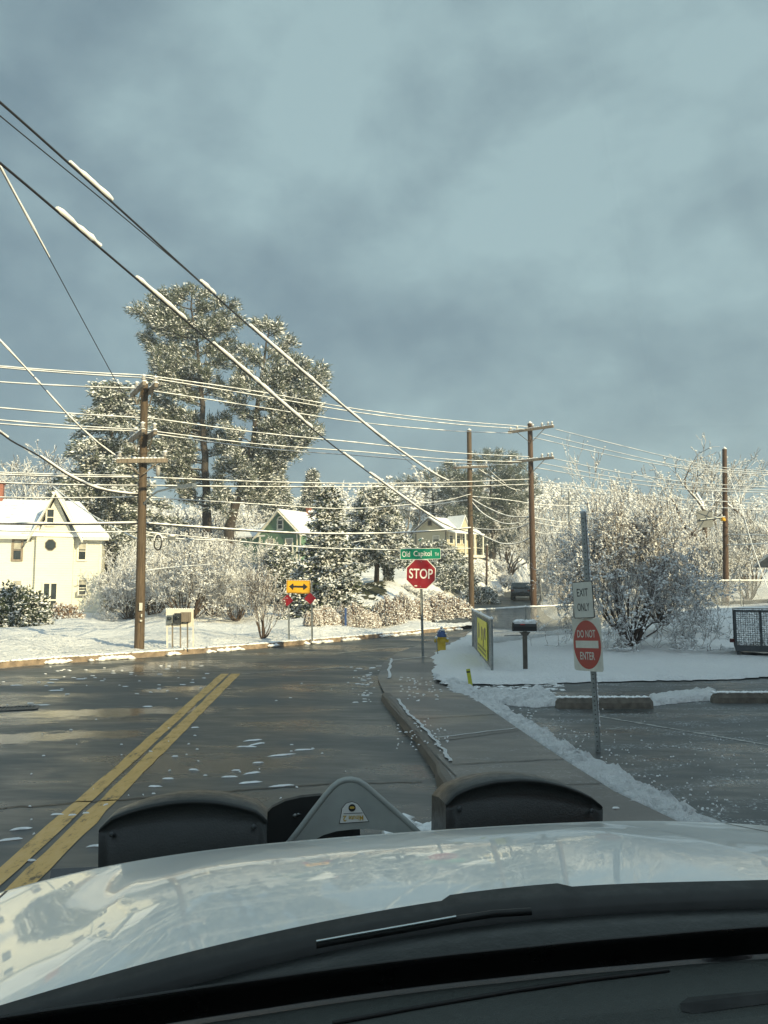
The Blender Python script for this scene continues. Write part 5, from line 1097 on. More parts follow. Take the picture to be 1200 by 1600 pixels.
for x, y, ro in ((449.3, 938, 3), (484.6, 935, -2)):
    g = Geo(); Md = Matrix.Translation(rl(x, y)+Vector((0, -.05, 0))) @ Matrix.Rotation(R(ro), 4, 'Y'); rd = pxX(600+9.3, AY); g.prism([(0, rd), (rd, 0), (0, -rd), (-rd, 0)], .004, Md); g.build('red_diamond', M['red'], t)
# meter board
b = gnd(281, 1010, .25); MY = b[1]; t = thing('meter_board', 'pale board with grey electric meters standing on thin legs by the kerb', 'meter board', tuple(b), 0)
def rl(px, py, y=0): return Vector(at(px, py, MY+y))-Vector(b)
g = Geo(); c0, c1 = rl(259, 979), rl(302.5, 952); g.box((c0+c1)/2, (c1.x-c0.x, .03, c1.z-c0.z)); g.build('board', M['cream2'] if 'cream2' in M else M['trim'], t)
for x in (261, 269.5, 282, 293, 302): g = Geo(); g.bar(rl(x, 1012), rl(x, 966), .035, .035); g.build('leg', M['arm'] if x in (269.5, 282, 293) else M['trim'], t)
for x, y, w_, h, mt in ((267, 967.5, .17, .24, 'steel'), (280, 966, .22, .30, 'steeld'), (291.5, 964, .28, .28, 'arm')):
    q = rl(x, y)+Vector((0, -.08, 0)); g = Geo(); g.box(q, (w_, .13, h)); m_ = g.build('meter_box', M[mt], t, bevel=.01)
    if mt != 'arm': g = Geo(); g.lathe([(0, 0), (.06, 0), (.055, .06), (0, .075)], (0, 0, 0), 14); o_ = g.build('meter_dial', M['glass'], m_); o_.rotation_euler = (R(90), 0, 0); o_.location = q+Vector((0, -.065, .03))
g = Geo(); octas(g, np.array([[c0.x+(c1.x-c0.x)*u, c1.y*0, c1.z+.01] for u in np.linspace(0, 1, 16)]), np.full((16, 3), .03)); g.build('snow_cap', M['puff'], t)
# blue post by the hedge
b = gnd(540, 981, .2); t = thing('blue_post', 'slim blue marker post between the snowy hedge bushes', 'post', tuple(b)); g = Geo(); g.box((0, 0, .38), (.09, .09, .8)); g.build('shaft', M['blue'], t, bevel=.01); g = Geo(); g.box((0, 0, .81), (.10, .10, .06)); octas(g, np.array([[0, 0, .86]]), np.array([[.05, .05, .03]]), 1); g.build('cap', [M['blue'], M['puff']], t)
# hydrant
b = gnd(690, 1018, .15); t = thing('fire_hydrant', 'yellow fire hydrant with a blue snow-topped bonnet at the pavement corner', 'hydrant', tuple(b)); g = Geo(); g.lathe([(.15, -.05), (.15, .03), (.12, .05), (.115, .36), (.135, .38), (.135, .41)], n=20); g.build('barrel', M['hyd'], t)
g = Geo(); g.lathe([(.145, .41), (.15, .44), (.13, .46), (.115, .53), (.06, .60), (.03, .61), (.03, .66), (0, .66)], n=20); g.build('bonnet', M['blue'], t)
g = Geo(); octas(g, np.array([[.02, 0, .60], [-.03, .02, .56], [.0, 0, .67], [.10, -.02, .5], [-.09, 0, .5], [.17, 0, .36]]), np.array([[.12, .12, .05], [.12, .12, .05], [.05, .05, .04], [.07, .08, .03], [.07, .08, .03], [.05, .05, .03]])); g.build('snow_cap', M['puff'], t)
for a_ in (R(160), R(20), R(-90)):
    g = Geo(); dx, dy = math.cos(a_), math.sin(a_); g.tube([(dx*.1, dy*.1, .3), (dx*.17, dy*.17, .3)], .05, 10); g.tube([(dx*.17, dy*.17, .3), (dx*.20, dy*.20, .3)], .06, 6); g.build('nozzle', M['hyd'], t)
b = gnd(684, 1022, .15); t = thing('marker_rod', 'thin white-topped marker rod leaning beside the fire hydrant', 'marker', tuple(b)); g = Geo(); g.tube([(0, 0, 0), (-.04, 0, .42)], .012, 6); g.build('rod', M['steel'], t); g = Geo(); octas(g, np.array([[-.04, 0, .45]]), np.array([[.05, .04, .05]])); g.build('cap', M['puff'], t)
# yellow stake
b = gnd(736, 1071, .1); t = thing('marker_stake', 'flat yellow-green plastic stake in the slush before the parking lot', 'marker', tuple(b)); g = Geo(); g.bar((0, 0, -.05), (-.055, 0, .31), .075, .012, up=(0, 1, 0)); g.build('blade', M['stake'], t)
g = Geo(); g.bar((-.05, -.002, .24), (-.053, -.002, .27), .07, .014, up=(0, 1, 0)); g.build('band', M['black'], t)
# mailbox
b = gnd(821, 1051, .12); MB_ = b[1]; b[2] = LZ(b[0], MB_)-.03; t = thing('mailbox', 'black mailbox capped with snow on a wooden post in the right lawn', 'mailbox', tuple(b)); 
g = Geo(); g.box((0, 0, .40), (.09, .09, .86)); g.build('post', M['kerb2'], t, bevel=.006)
g = Geo(); g.prism([(-.12, -.10), (.12, -.10), (0, -.24)], .08, Matrix.Translation((0, -.04, .92))); g.build('bracket', M['kerb2'], t)
prof = [(-.085, 0), (.085, 0), (.085, .10), (.06, .165), (0, .19), (-.06, .165), (-.085, .10)]
g = Geo(); g.prism(prof, .50, Matrix.Translation((-.25, 0, .84)) @ Matrix.Rotation(R(-90), 4, 'Z')); bx_ = g.build('box', M['black'], t, bevel=.008)
g = Geo(); g.prism([(x*1.06, z*1.04) for x, z in prof], .012, Matrix.Translation((-.262, 0, .84)) @ Matrix.Rotation(R(-90), 4, 'Z')); g.build('door', M['black'], bx_)
g = Geo(); g.box((-.06, -.095, .985), (.10, .01, .02)); g.build('flag', M['redf'], bx_)
g = Geo(); n = 60; octas(g, np.stack([nr.uniform(-.23, .24, n), nr.uniform(-.06, .06, n), 1.04+nr.uniform(-.02, .02, n)], 1), np.stack([nr.uniform(.04, .07, n), nr.uniform(.035, .05, n), nr.uniform(.03, .045, n)], 1)); g.box((0, 0, 1.02), (.47, .13, .04)); g.build('snow_cap', M['puff'], t)
g = Geo(); g.bar((-.45, -.03, .74), (-.02, -.03, .755), .02, .02); g.build('side_bar', M['steel'], t)
# chain link fences
def link(name, label, posts, h, zf, banner=None, group=None, mesh_gap=.07):
    b0 = Vector((posts[0][0], posts[0][1], zf(*posts[0]))); t = thing(name, label, 'fence', tuple(b0), group=group)
    for x, y in posts: g = Geo(); z = zf(x, y); g.tube([(x-b0.x, y-b0.y, z-.1-b0.z), (x-b0.x, y-b0.y, z+h+.03-b0.z)], .03, 8); octas(g, np.array([[x-b0.x, y-b0.y, z+h+.05-b0.z]]), np.array([[.05, .05, .05]]), 1); g.build('post', [M['steel'], M['puff']], t)
    gr, gs, gm = Geo(), Geo(), Geo(); wv = .035
    for (x0, y0), (x1, y1) in zip(posts, posts[1:]):
        A_ = Vector((x0, y0, zf(x0, y0)))-b0; B_ = Vector((x1, y1, zf(x1, y1)))-b0; Ln = (B_-A_).length; up = Vector((0, 0, h)); gr.tube([A_+up, B_+up], .022, 6)
        n = int(Ln/.25); gs.tube([A_+(B_-A_)*k/n+up+Vector((0, 0, .035+nr.normal()*.004)) for k in range(n+1)], list(nr.uniform(.022, .036, n+1)), 6)
        P0, P1 = [], []; d = (B_-A_)/Ln; m = int((Ln+h)/mesh_gap)
        for k in range(m):
            u = k*mesh_gap
            for sgn in (0, 1):
                a0_, z0_, a1_, z1_ = u-h, 0, u, h
                if a0_ < 0: z0_ = -a0_; a0_ = 0
                if a1_ > Ln: z1_ = h-(a1_-Ln); a1_ = Ln
                if z0_ >= z1_: continue
                if sgn: z0_, z1_ = h-z0_, h-z1_
                P0.append(A_+d*a0_+Vector((0, 0, z0_+.02))); P1.append(A_+d*a1_+Vector((0, 0, z1_+.02)))
        P0 = np.array([tuple(p) for p in P0]); P1 = np.array([tuple(p) for p in P1]); tubes(gm, P0, P1, np.full(len(P0), .0065), np.full(len(P0), .0065), 3)
    gr.build('top_rail', M['steel'], t); gs.build('snow_load', M['puff'], t); gm.build('mesh', M['chain'], t); return t, b0
M['chain'] = snowy('chain link wire with snow', (.22, .23, .23), .1, .5, .5)
fz = lambda x, y: LZ(x, y)-.02
F0 = gnd(739, 1010, .18)[:2]; F1 = gnd(769, 1047, .18)[:2]; fm = (F0+F1)/2
ft, fb0 = link('chain_link_fence', 'short snowy chain link fence panel with a yellow banner, seen nearly end-on', [tuple(F1), tuple(fm), tuple(F0)], 1.07, fz)
d = Vector((F1[0]-F0[0], F1[1]-F0[1], 0)); ln_ = d.length; d.normalize(); nrm = Vector((d.y, -d.x, 0)); 
if nrm.x > 0: nrm = -nrm
bz = math.atan2(d.y, d.x); c = Vector((F0[0], F0[1], fz(*F0)))+d*ln_*.66+nrm*.05+Vector((0, 0, .56))
bt_ = thing('yellow_banner', 'yellow banner with dark figures and lettering blocks tied to the chain link fence', 'banner', tuple(c), bz)
g = Geo(); g.box((0, 0, 0), (3.0, .012, .86)); bo = g.build('cloth', M['banner'], bt_, bevel=.003)
g = Geo(); yb_ = -.0085
for x, z, w_, h in ((-.9, .12, .35, .5), (.1, .10, .3, .42), (.55, .02, .2, .55), (1.05, .15, .4, .35)): P = [(x+w_*.5*math.cos(q)*(1+.3*math.sin(3*q+x*5)), z+h*.5*math.sin(q)*(1+.2*math.cos(2*q))) for q in np.linspace(0, 6.283, 15)[:-1]]; g.add([(px_, yb_, pz) for px_, pz in P], [tuple(range(14))])
g.build('dark_figure', M['black'], bo); g = Geo()
for x in np.linspace(-1.25, 1.25, 13):
    for z in (-.24, -.34): g.add([(x-.06, yb_, z-.03), (x+.06, yb_, z-.03), (x+.06, yb_, z+.03), (x-.06, yb_, z+.03)], [(0, 1, 2, 3)])
g.build('lettering', M['black'], bo)
bk = []
for px in (739, 822, 897): p = gnd(px, 1010 if px == 739 else (998 if px == 822 else 990), .2); bk.append(tuple(p[:2]))
link('chain_link_fence', 'long snowy chain link fence running back behind the mailbox and the big shrub', bk+[(10.6, 34.4), (13.2, 36.8), (15.5, 38.8)], 1.07, fz)
link('chain_link_fence', 'chain link fence with a snowy rail behind the trailer at the right', [(15.6, 38.9), (18.2, 39.4), (20.6, 39.8), (24, 40.2)], 1.3, lambda x, y: LZ(x, y))
# parking blocks
def pblock(label, x0, x1, Y, hh=.165, dd=.18, lean=0):
    b = (x0, Y, LOTZ); t = thing('parking_block', label, 'parking block', b, lean); Ln = x1-x0; g = Geo(); prof = [(-dd/2, 0), (dd/2, 0), (dd/2*.95, hh*.55), (dd/2*.6, hh), (-dd/2*.6, hh), (-dd/2*.95, hh*.55)]; n = 30; V = []
    for i in range(n+1):
        u = Ln*i/n; k = 1-.0*i; e = min(1, min(u, Ln-u)/.10+.6)
        for y, z in prof: V.append((u+nr.normal()*.002, y*e+nr.normal()*.003, z*e+nr.normal()*.003*(z > 0)))
    F = [(6*i+k, 6*i+(k+1) % 6, 6*i+6+(k+1) % 6, 6*i+6+k) for i in range(n) for k in range(6)]; g.add(V, F, 0, False); g.add(V[:6], [tuple(range(6))[::-1]]); g.add(V[-6:], [tuple(range(6))]); g.build('block', M['conc'], t)
    g = Geo(); n = int(Ln*190); u = nr.uniform(.03, Ln-.05, n); octas(g, np.stack([u, nr.uniform(-.04, .075, n), np.full(n, hh)+nr.uniform(-.01, .008, n)], 1), np.stack([nr.uniform(.03, .07, n), nr.uniform(.02, .035, n), nr.uniform(.008, .022, n)], 1)); g.build('snow_cap', M['puff'], t)
p0, p1 = gnd(868, 1106, LOTZ), gnd(1019, 1106, LOTZ); pblock('brown weathered concrete parking block dusted with snow, behind the exit sign post', p0[0], p1[0], p0[1]-.02)
p0 = gnd(1112, 1098, LOTZ); pblock('grey concrete parking block with snow on top at the right edge', p0[0], p0[0]+2.2, p0[1])
# utility trailer
b = gnd(1150, 1030, .08); t = thing('utility_trailer', 'dark steel utility trailer with snow-packed mesh sides at the right edge', 'trailer', (b[0], b[1], LOTZ), R(-23)); W_, H0, H1 = 3.2, .30, 1.27
g = Geo(); g.box((W_/2, .8, H0), (W_, 1.6, .12)); g.box((W_/2, 0, H0), (W_, .06, .16)); g.build('deck', M['steeld'], t)
g = Geo()
for x in (0.02, .62, 1.22, 1.82, 2.42, 3.02): g.box((x, 0, (H0+H1)/2), (.05, .05, H1-H0))
g.box((W_/2, 0, H1), (W_, .05, .05)); g.box((W_/2, 1.6, H1), (W_, .05, .05)); g.box((.02, .8, H1), (.05, 1.6, .05)); g.build('side_rail', M['steeld'], t)
P0, P1 = [], []
for x in np.arange(.04, W_, .055): P0.append((x, 0, H0)); P1.append((x, 0, H1))
for z in np.arange(H0, H1, .055): P0.append((0, 0, z)); P1.append((W_, 0, z))
for y in np.arange(0, 1.6, .06): P0.append((0, y, H0)); P1.append((0, y, H1))
g = Geo(); tubes(g, P0, P1, np.full(len(P0), .007), np.full(len(P0), .007), 4); n = 2400; xx_ = nr.uniform(.05, W_-.05, n); zz_ = nr.uniform(H0+.05, H1-.03, n); octas(g, np.stack([xx_, nr.normal(size=n)*.006, zz_], 1), np.stack([nr.uniform(.015, .04, n), np.full(n, .008), nr.uniform(.012, .028, n)], 1), 1); g.build('mesh_side', [M['steeld'], M['puff']], t)
g = Geo(); n = 200; octas(g, np.stack([nr.uniform(0, W_, n), nr.normal(size=n)*.01, np.full(n, H1+.03)], 1), np.stack([nr.uniform(.03, .07, n), np.full(n, .025), np.full(n, .02)], 1)); g.build('snow_load', M['puff'], t)
for y in (0, 1.5):
    g = Geo(); g.tube([(1.9, y-.12, .30), (1.9, y+.06, .30)], .30, 20); g.build('wheel', M['rubber'], t)
g = Geo(); g.box((-.07, .2, H0+.18), (.12, .16, .09)); g.build('tail_lamp', M['lampred'], t); g = Geo(); g.box((.06, .03, .12), (.06, .06, .3)); g.build('jack_leg', M['steeld'], t)
# car on the side road
cY = 70.; cX = pxX(815, cY); t = thing('parked_car', 'dark car on the side road beyond the poles', 'car', (cX, cY, float(roadz(cY))), R(-14)); g = Geo()
prof = [(-2.2, .35), (2.2, .35), (2.25, .75), (1.5, .95), (.9, 1.5), (-1.3, 1.55), (-2.1, 1.0), (-2.25, .8)]
g.prism(prof, 1.8, Matrix.Rotation(R(90), 4, 'Z') @ Matrix.Translation((0, -.9, 0))); g.build('body', M['carpaint'], t, bevel=.1)
for s in (-1, 1): g = Geo(); g.box((s*.905, -.2, 1.2), (.01, 1.9, .36)); g.build('side_window', M['glass'], t)
g = Geo(); Mx = Matrix.Translation((0, -1.74, 1.28)); g.add([(-.7, -2.02, 1.08), (.7, -2.02, 1.08), (.62, -1.42, 1.47), (-.62, -1.42, 1.47)], [(0, 1, 2, 3)]); o_ = g.build('rear_window', M['glass'], t); o_.location = (0, -.03, .03)
for s in (-1, 1):
    g = Geo(); g.box((s*.72, -2.24, .85), (.28, .05, .16)); g.build('tail_lamp', M['lampred'], t)
    for y in (-1.4, 1.4): g = Geo(); g.tube([(s*.72, y, .34), (s*.92, y, .34)], .34, 18); wv_ = g.build('wheel', M['rubber'], t); g = Geo(); g.tube([(s*.91, y, .34), (s*.935, y, .34)], .2, 12); g.build('rim', M['steel'], wv_)
g = Geo(); n = 80; octas(g, np.stack([nr.uniform(-.75, .75, n), nr.uniform(-1.0, .9, n), np.full(n, 1.56)], 1), np.tile([.2, .2, .03], (n, 1))); g.build('snow_load', M['puff'], t)
# sign seen from behind by the twin-armed pole
b = at(849, 950, 47.); b[2] = float(LZ(b[0], 34.)) ; t = thing('sign_seen_from_behind', 'thin leaning signpost with the sign seen edge-on just right of the twin-armed pole', 'road sign', (b[0], 47., .5)); g = Geo(); tpv = Vector(at(843, 893, 47.))-Vector((b[0], 47., .5)); g.bar((0, 0, -.2), tpv, .06, .04); g.build('post', M['steel'], t)
g = Geo(); g.bar(tpv-Vector((0, 0, .9)), tpv, .28, .02); g.build('panel', M['signback'], t)

# ------------------------------------------------------------------ the truck the view is taken from
YAW = R(8); T0 = np.array([.28, .02, 0]); tk = thing('plow_truck', 'white pickup truck seen from its cab, plow mount and two black lamps ahead', 'truck', tuple(T0), YAW)
cy_, sy_ = math.cos(YAW), math.sin(YAW)
def loc(p): x, y = p[0]-T0[0], p[1]-T0[1]; return np.array([x*cy_+y*sy_, -x*sy_+y*cy_, p[2]])
def tv(px, py, vf):
    """point of the view ray on the truck's own surface v = vf(u)"""
    d = ray(px, py); o = loc(CAM); dd = np.array([d[0]*cy_+d[1]*sy_, -d[0]*sy_+d[1]*cy_, d[2]]); s = 1.5
    for _ in range(30): q = o+dd*s; s += (vf(q[0])-q[1])/dd[1]*.7
    return o+dd*s
vF = lambda u: 2.16-.30*(u/.95)**2; vR = lambda u: 1.17-.20*(u/.95)**2
fr_ = np.array([tv(x, y, vF) for x, y in ((-120, 1432), (0, 1401), (60, 1382), (130, 1362), (160, 1353), (230, 1342), (300, 1332), (380, 1324), (450, 1318), (530, 1311), (620, 1303), (700, 1297), (800, 1290), (900, 1286), (1000, 1284), (1100, 1286), (1200, 1291), (1300, 1302))])
re_ = np.array([tv(x, y, vR) for x, y in ((-80, 1612), (0, 1588), (60, 1573), (110, 1556), (200, 1530), (330, 1494), (450, 1464), (560, 1443), (690, 1421), (800, 1408), (900, 1401), (1050, 1393), (1200, 1386), (1350, 1382))])
us = np.linspace(-1.0, 1.0, 121); rows = []
def fz_(tab, u): return np.interp(u, tab[:, 0], tab[:, 2])
zF, zR = fz_(fr_, us), fz_(re_, us)
k3 = np.ones(9)/9
def smo(a): return np.convolve(np.pad(a, 4, mode='edge'), k3, 'valid')
zF, zR = np.polyval(np.polyfit(fr_[:, 0], fr_[:, 2], 4), us), np.polyval(np.polyfit(re_[:, 0], re_[:, 2], 4), us); vFf = np.array([vF(u) for u in us]); vRr = np.array([vR(u) for u in us])
def dome(u): return sstep(-.62, -.40, u)*sstep(.62, .40, u)
def hoodz(k, s):
    u = us[k]; b_ = math.sin(math.pi*s); crown = .016*b_; pd = .016*dome(u)*b_
    side_ = -.11*max(0, abs(u)-.57)*b_
    return zR[k]+(zF[k]-zR[k])*s+crown+pd+side_
V = []; NR = 40
for i in range(NR+1):
    s = i/NR
    for k in range(len(us)): V.append((us[k], vRr[k]+(vFf[k]-vRr[k])*s, hoodz(k, s)))
ex_ = [(.018, -.003), (.035, -.012), (.05, -.03), (.06, -.06), (.065, -.20), (.06, -.45)]
for dv, dz in ex_:
    for k in range(len(us)): V.append((us[k], vFf[k]+dv, zF[k]+dz))
m_ = len(us); nrow = NR+1+len(ex_); F = [(i*m_+k, i*m_+k+1, (i+1)*m_+k+1, (i+1)*m_+k) for i in range(nrow-1) for k in range(m_-1)]
g = Geo(); g.add(V, F, 0, True)
for s_ in (0, m_-1):     # fender sides
    P = [V[i*m_+s_] for i in range(nrow)]; Q = [(p[0]*1.02, p[1], .55) for p in P]; n = len(P); g.add(P+Q, [(i, i+1, n+i+1, n+i) for i in range(n-1)], 0, False)
hood = g.build('hood', M['paint'], tk)
# narrow shut lines between hood and fenders
g = Geo()
for sgn in (-1, 1):
    kk_ = int(np.argmin(abs(us-sgn*.86))); P = []
    for i in range(NR+1): s = i/NR; P.append((us[kk_], vRr[kk_]+(vFf[kk_]-vRr[kk_])*s, hoodz(kk_, s)+.0008))
    VV = []
    for p in P: VV += [(p[0]-.003, p[1], p[2]), (p[0]+.003, p[1], p[2])]
    g.add(VV, [(2*i, 2*i+1, 2*i+3, 2*i+2) for i in range(NR)])
g.build('shut_line', M['stain'], hood)
# cowl between hood and windshield, with wipers
V = []; prof = [(0, -.004, 0), (-.004, -.02, 0), (-.03, -.022, 0), (-.06, -.006, 0), (-.10, -.006, 0), (-.14, -.020, 0), (-.22, -.03, 0), (-.30, -.045, 0)]
for dv, dz, _ in prof:
    for k in range(m_): V.append((us[k], vRr[k]+dv+.004, zR[k]+dz+.001))
g = Geo(); g.add(V, [(i*m_+k, i*m_+k+1, (i+1)*m_+k+1, (i+1)*m_+k) for i in range(len(prof)-1) for k in range(m_-1)], 0, True); cw = g.build('cowl', M['plastic'], tk)
g = Geo(); V = []        # rubber seal with its uneven lip along the rear of the hood
for k in range(m_):
    l_ = .002+.003*math.sin(us[k]*9)+(.016 if -.02 < us[k] < .15 else 0); V += [(us[k], vRr[k]+l_, zR[k]+.002+.010), (us[k], vRr[k]+l_+.008, hoodz(k, .02)-.004), (us[k], vRr[k]-.05, zR[k]+.004), (us[k], vRr[k]-.055, zR[k]-.02)]
g.add(V, [(4*k+a, 4*k+a+1, 4*k+5+a, 4*k+4+a) for k in range(m_-1) for a in (0,)]+[(4*k, 4*k+4, 4*k+6, 4*k+2) for k in range(m_-1)]+[(4*k+2, 4*k+6, 4*k+7, 4*k+3) for k in range(m_-1)], 0, True); g.build('hood_seal', M['rubber'], cw)
def wiper(pts, name='wiper'):
    P = [tv(x, y, lambda u: vR(u)-.10) for x, y in pts]; g = Geo(); g.tube([tuple(p) for p in P], .005, 6); w0 = g.build(name, M['rubber'], tk)
    P2 = [tuple(p+np.array([0, -.002, .0045])) for p in P]; g = Geo(); g.tube(P2[:4], .0022, 5); g.build('wiper_highlight', M['highlight'], w0)
M['highlight'] = plain('painted wiper highlight', (.55, .60, .60), .12, .05, metal=.9)  # light metal colour stands in for the highlight along the wiper
wiper([(494, 1476), (560, 1464), (640, 1450), (712, 1437), (770, 1428), (830, 1424)])
# windshield, dash, cab
vW = lambda u: .93-.20*(u/.95)**2
wb = np.array([tv(x, y, vW) for x, y in ((-120, 1622), (0, 1602), (200, 1572), (400, 1542), (600, 1514), (800, 1492), (1000, 1473), (1200, 1457), (1400, 1446))])
zW = lambda u: float(np.interp(u, wb[:, 0], wb[:, 2]))
M['frit'] = plain('black windshield border', (.003, .003, .003), .3)
V = []; uw = np.linspace(-.86, .86, 40); NW = 12
for i in range(NW+1):
    s = i/NW
    for u in uw: V.append((u*(1-.12*s), vW(u)*(1-s)+(.30-.10*(u/.95)**2)*s+.02*math.sin(math.pi*s), zW(u)*(1-s)+2.34*s))
g = Geo(); g.add(V, [(i*40+k, i*40+k+1, (i+1)*40+k+1, (i+1)*40+k) for i in range(NW) for k in range(39)], 0, True); g.build('windshield', M['wind'], tk)
g = Geo(); V = []
for u in uw: V += [(u, vW(u)+.012, zW(u)-.03), (u, vW(u)-.002, zW(u)), (u, vW(u)-.010, zW(u)+.010), (u, vW(u)-.006, zW(u)+.012), (u, vW(u)+.016, zW(u)-.01)]
g.add(V, [(5*k+j, 5*k+5+j, 5*k+6+j, 5*k+1+j) for k in range(39) for j in range(4)], 0, True); g.build('windshield_border', M['frit'], tk)
def dz_(u, v): return zW(u)-.020-.02*float(sstep(.90, .96, v))+.010*float(sstep(.90, .78, v)) - .035*float(sstep(.62, .45, v)) + .028*math.exp(-((u+.62)/.16)**2)*float(sstep(.85, .6, v)) - .010*math.exp(-((v-.80)/.012)**2)
V = []; ud = np.linspace(-.88, .88, 90); vd = np.linspace(.96, .30, 70)
for v_ in vd:
    for u in ud:
        vv = v_-.20*(u/.95)**2*(v_/.96); z = dz_(u, v_)
        z -= .018*float(sstep(.22, .25, u)*sstep(.56, .53, u)*sstep(.555, .565, v_)*sstep(.615, .605, v_))
        V.append((u, vv, z))
g = Geo(); g.add(V, [(i*90+k, i*90+k+1, (i+1)*90+k+1, (i+1)*90+k) for i in range(69) for k in range(89)], 0, True); g.add([(-.88, .30, dz_(-.88, .3)), (.88, .30, dz_(.88, .3)), (.88, .30, 1.1), (-.88, .30, 1.1)], [(0, 1, 2, 3)]); da = g.build('dashboard', M['dash'], tk)
def dashpt(px, py):
    d = ray(px, py); o = loc(CAM); dd = np.array([d[0]*cy_+d[1]*sy_, -d[0]*sy_+d[1]*cy_, d[2]]); s = .3
    while s < 2:
        q = o+dd*s; v_ = q[1]/(1-.20*(q[0]/.95)**2/.96)
        if q[2] < dz_(q[0], v_): break
        s += .002
    return q
q = dashpt(1135, 1494); g = Geo(); g.lathe([(0, .014), (.014, .0125), (.024, .006), (.028, -.004)], (0, 0, 0), 20); o_ = g.build('sun_sensor', M['plastic'], da); o_.location = q; o_.scale = (1.25, .9, 1)
P = [dashpt(x, y)+np.array([0, 0, .002]) for x, y in ((520, 1602), (650, 1578), (800, 1552), (920, 1534), (1045, 1519))]; g = Geo(); g.tube([tuple(p) for p in P], .0025, 5); g.build('defroster_slot', M['rubber'], da)
P = [dashpt(x, y)+np.array([0, 0, .0025]) for x, y in ((1062, 1572), (1075, 1562), (1140, 1556), (1200, 1551), (1260, 1548), (1262, 1564), (1200, 1572), (1140, 1580), (1085, 1588), (1066, 1584))]; g = Geo(); g.add([tuple(p) for p in P], [tuple(range(len(P)))[::-1]]); g.build('defroster_vent', M['vent'], da)
g = Geo(); g.box((0, -.62, 2.40), (1.55, 1.9, .09)); g.build('roof', M['paint'], tk, bevel=.03)
g = Geo(); g.box((0, -.62, 2.335), (1.5, 1.85, .02)); g.build('headliner', M['dash'], tk)
for s in (-1, 1):
    g = Geo(); g.bar((s*.885, .74, 1.50), (s*.765, .22, 2.37), .05, .09); g.build('windshield_pillar', M['plastic'], tk)
    g = Geo(); g.box((s*.90, -.55, 1.0), (.08, 2.2, 1.0)); g.box((s*.86, -1.5, 1.9), (.08, .3, .95)); d_ = g.build('door', M['paint'], tk, bevel=.02)
    for y in (1.55,): g = Geo(); g.tube([(s*.70, y, .40), (s*.97, y, .40)], .40, 24); g.build('wheel', M['rubber'], tk)
g = Geo(); g.box((0, -1.62, 1.35), (1.72, .08, 1.95)); g.box((0, -2.6, .95), (1.8, 2.0, .6)); g.build('cab_back', M['paint'], tk)
g = Geo(); g.box((0, -.5, .55), (1.75, 2.2, .08)); g.box((0, 1.2, .7), (1.5, 1.9, .25)); g.build('floor', M['rubber'], tk)
# plow lamps: curved-top black housings
def lamp(pl, pr, ptop, xbot, v0, name='plow_lamp'):
    vf = lambda u: v0
    out = []; TOP = [tv(x, y, vf) for x, y in ptop]; n = len(TOP); zb = min(p[2] for p in TOP)-.20
    g = Geo(); N = 30; us_ = np.linspace(TOP[0][0], TOP[-1][0], N+1); zt = np.interp(us_, [p[0] for p in TOP], [p[2] for p in TOP]); zt = np.convolve(np.pad(zt, 1, mode='edge'), [.25, .5, .25], 'valid'); V = []
    # rear face slopes away from the viewer at the top (a hood), lower panel set back
    for k in range(N+1):
        u = us_[k]; e = math.sin(math.pi*min(1, max(0, k/N)))**.35
        V += [(u, v0+.26, zb), (u, v0+.24, zt[k]-.03), (u, v0+.12, zt[k]-.006), (u, v0+.015, zt[k]), (u, v0, zt[k]-.006), (u, v0+.005, zt[k]-.012), (u, v0+.022*e, zt[k]-.052*e-.012), (u, v0+.004*e, zt[k]-.060*e-.012), (u, v0+.02, zb)]
    g.add(V, [(9*k+j, 9*k+9+j, 9*k+10+j, 9*k+1+j) for k in range(N) for j in range(8)], 0, True); g.add(V[:9], [tuple(range(9))]); g.add(V[-9:], [tuple(range(9))[::-1]])
    o = g.build(name, M['plastic'], tk)
    for fx in (.08, .92): g = Geo(); q = (us_[0]+(us_[-1]-us_[0])*fx, v0-.004, np.interp(fx, [0, 1], [zt[2], zt[-3]])-.045); g.lathe([(0, 0), (.008, .001), (.009, .006), (.005, .010), (0, .010)], (0, 0, 0), 10); b_ = g.build('bolt', M['steeld'], o); b_.location = q; b_.rotation_euler = (R(90), 0, 0)
    g = Geo(); g.box(((us_[0]+us_[-1])/2, v0+.262, zb+.11), ((us_[-1]-us_[0])*.85, .01, .15)); g.build('lens', M['lens'], o); g = Geo(); g.tube([((us_[0]+us_[-1])/2, v0+.12, zb), ((us_[0]+us_[-1])/2, v0+.1, .75)], .025, 8); g.build('bracket', M['steeld'], o); return o
lamp(0, 0, ((154, 1300), (157, 1288), (170, 1279), (195, 1269), (230, 1259), (270, 1252), (305, 1250), (340, 1252), (375, 1259), (405, 1268), (415, 1275), (417, 1286)), 0, 2.52)
lamp(0, 0, ((697, 1262), (699, 1250), (712, 1240), (740, 1228), (775, 1220), (815, 1217), (850, 1220), (885, 1228), (915, 1240), (935, 1251), (942, 1262)), 0, 2.62)
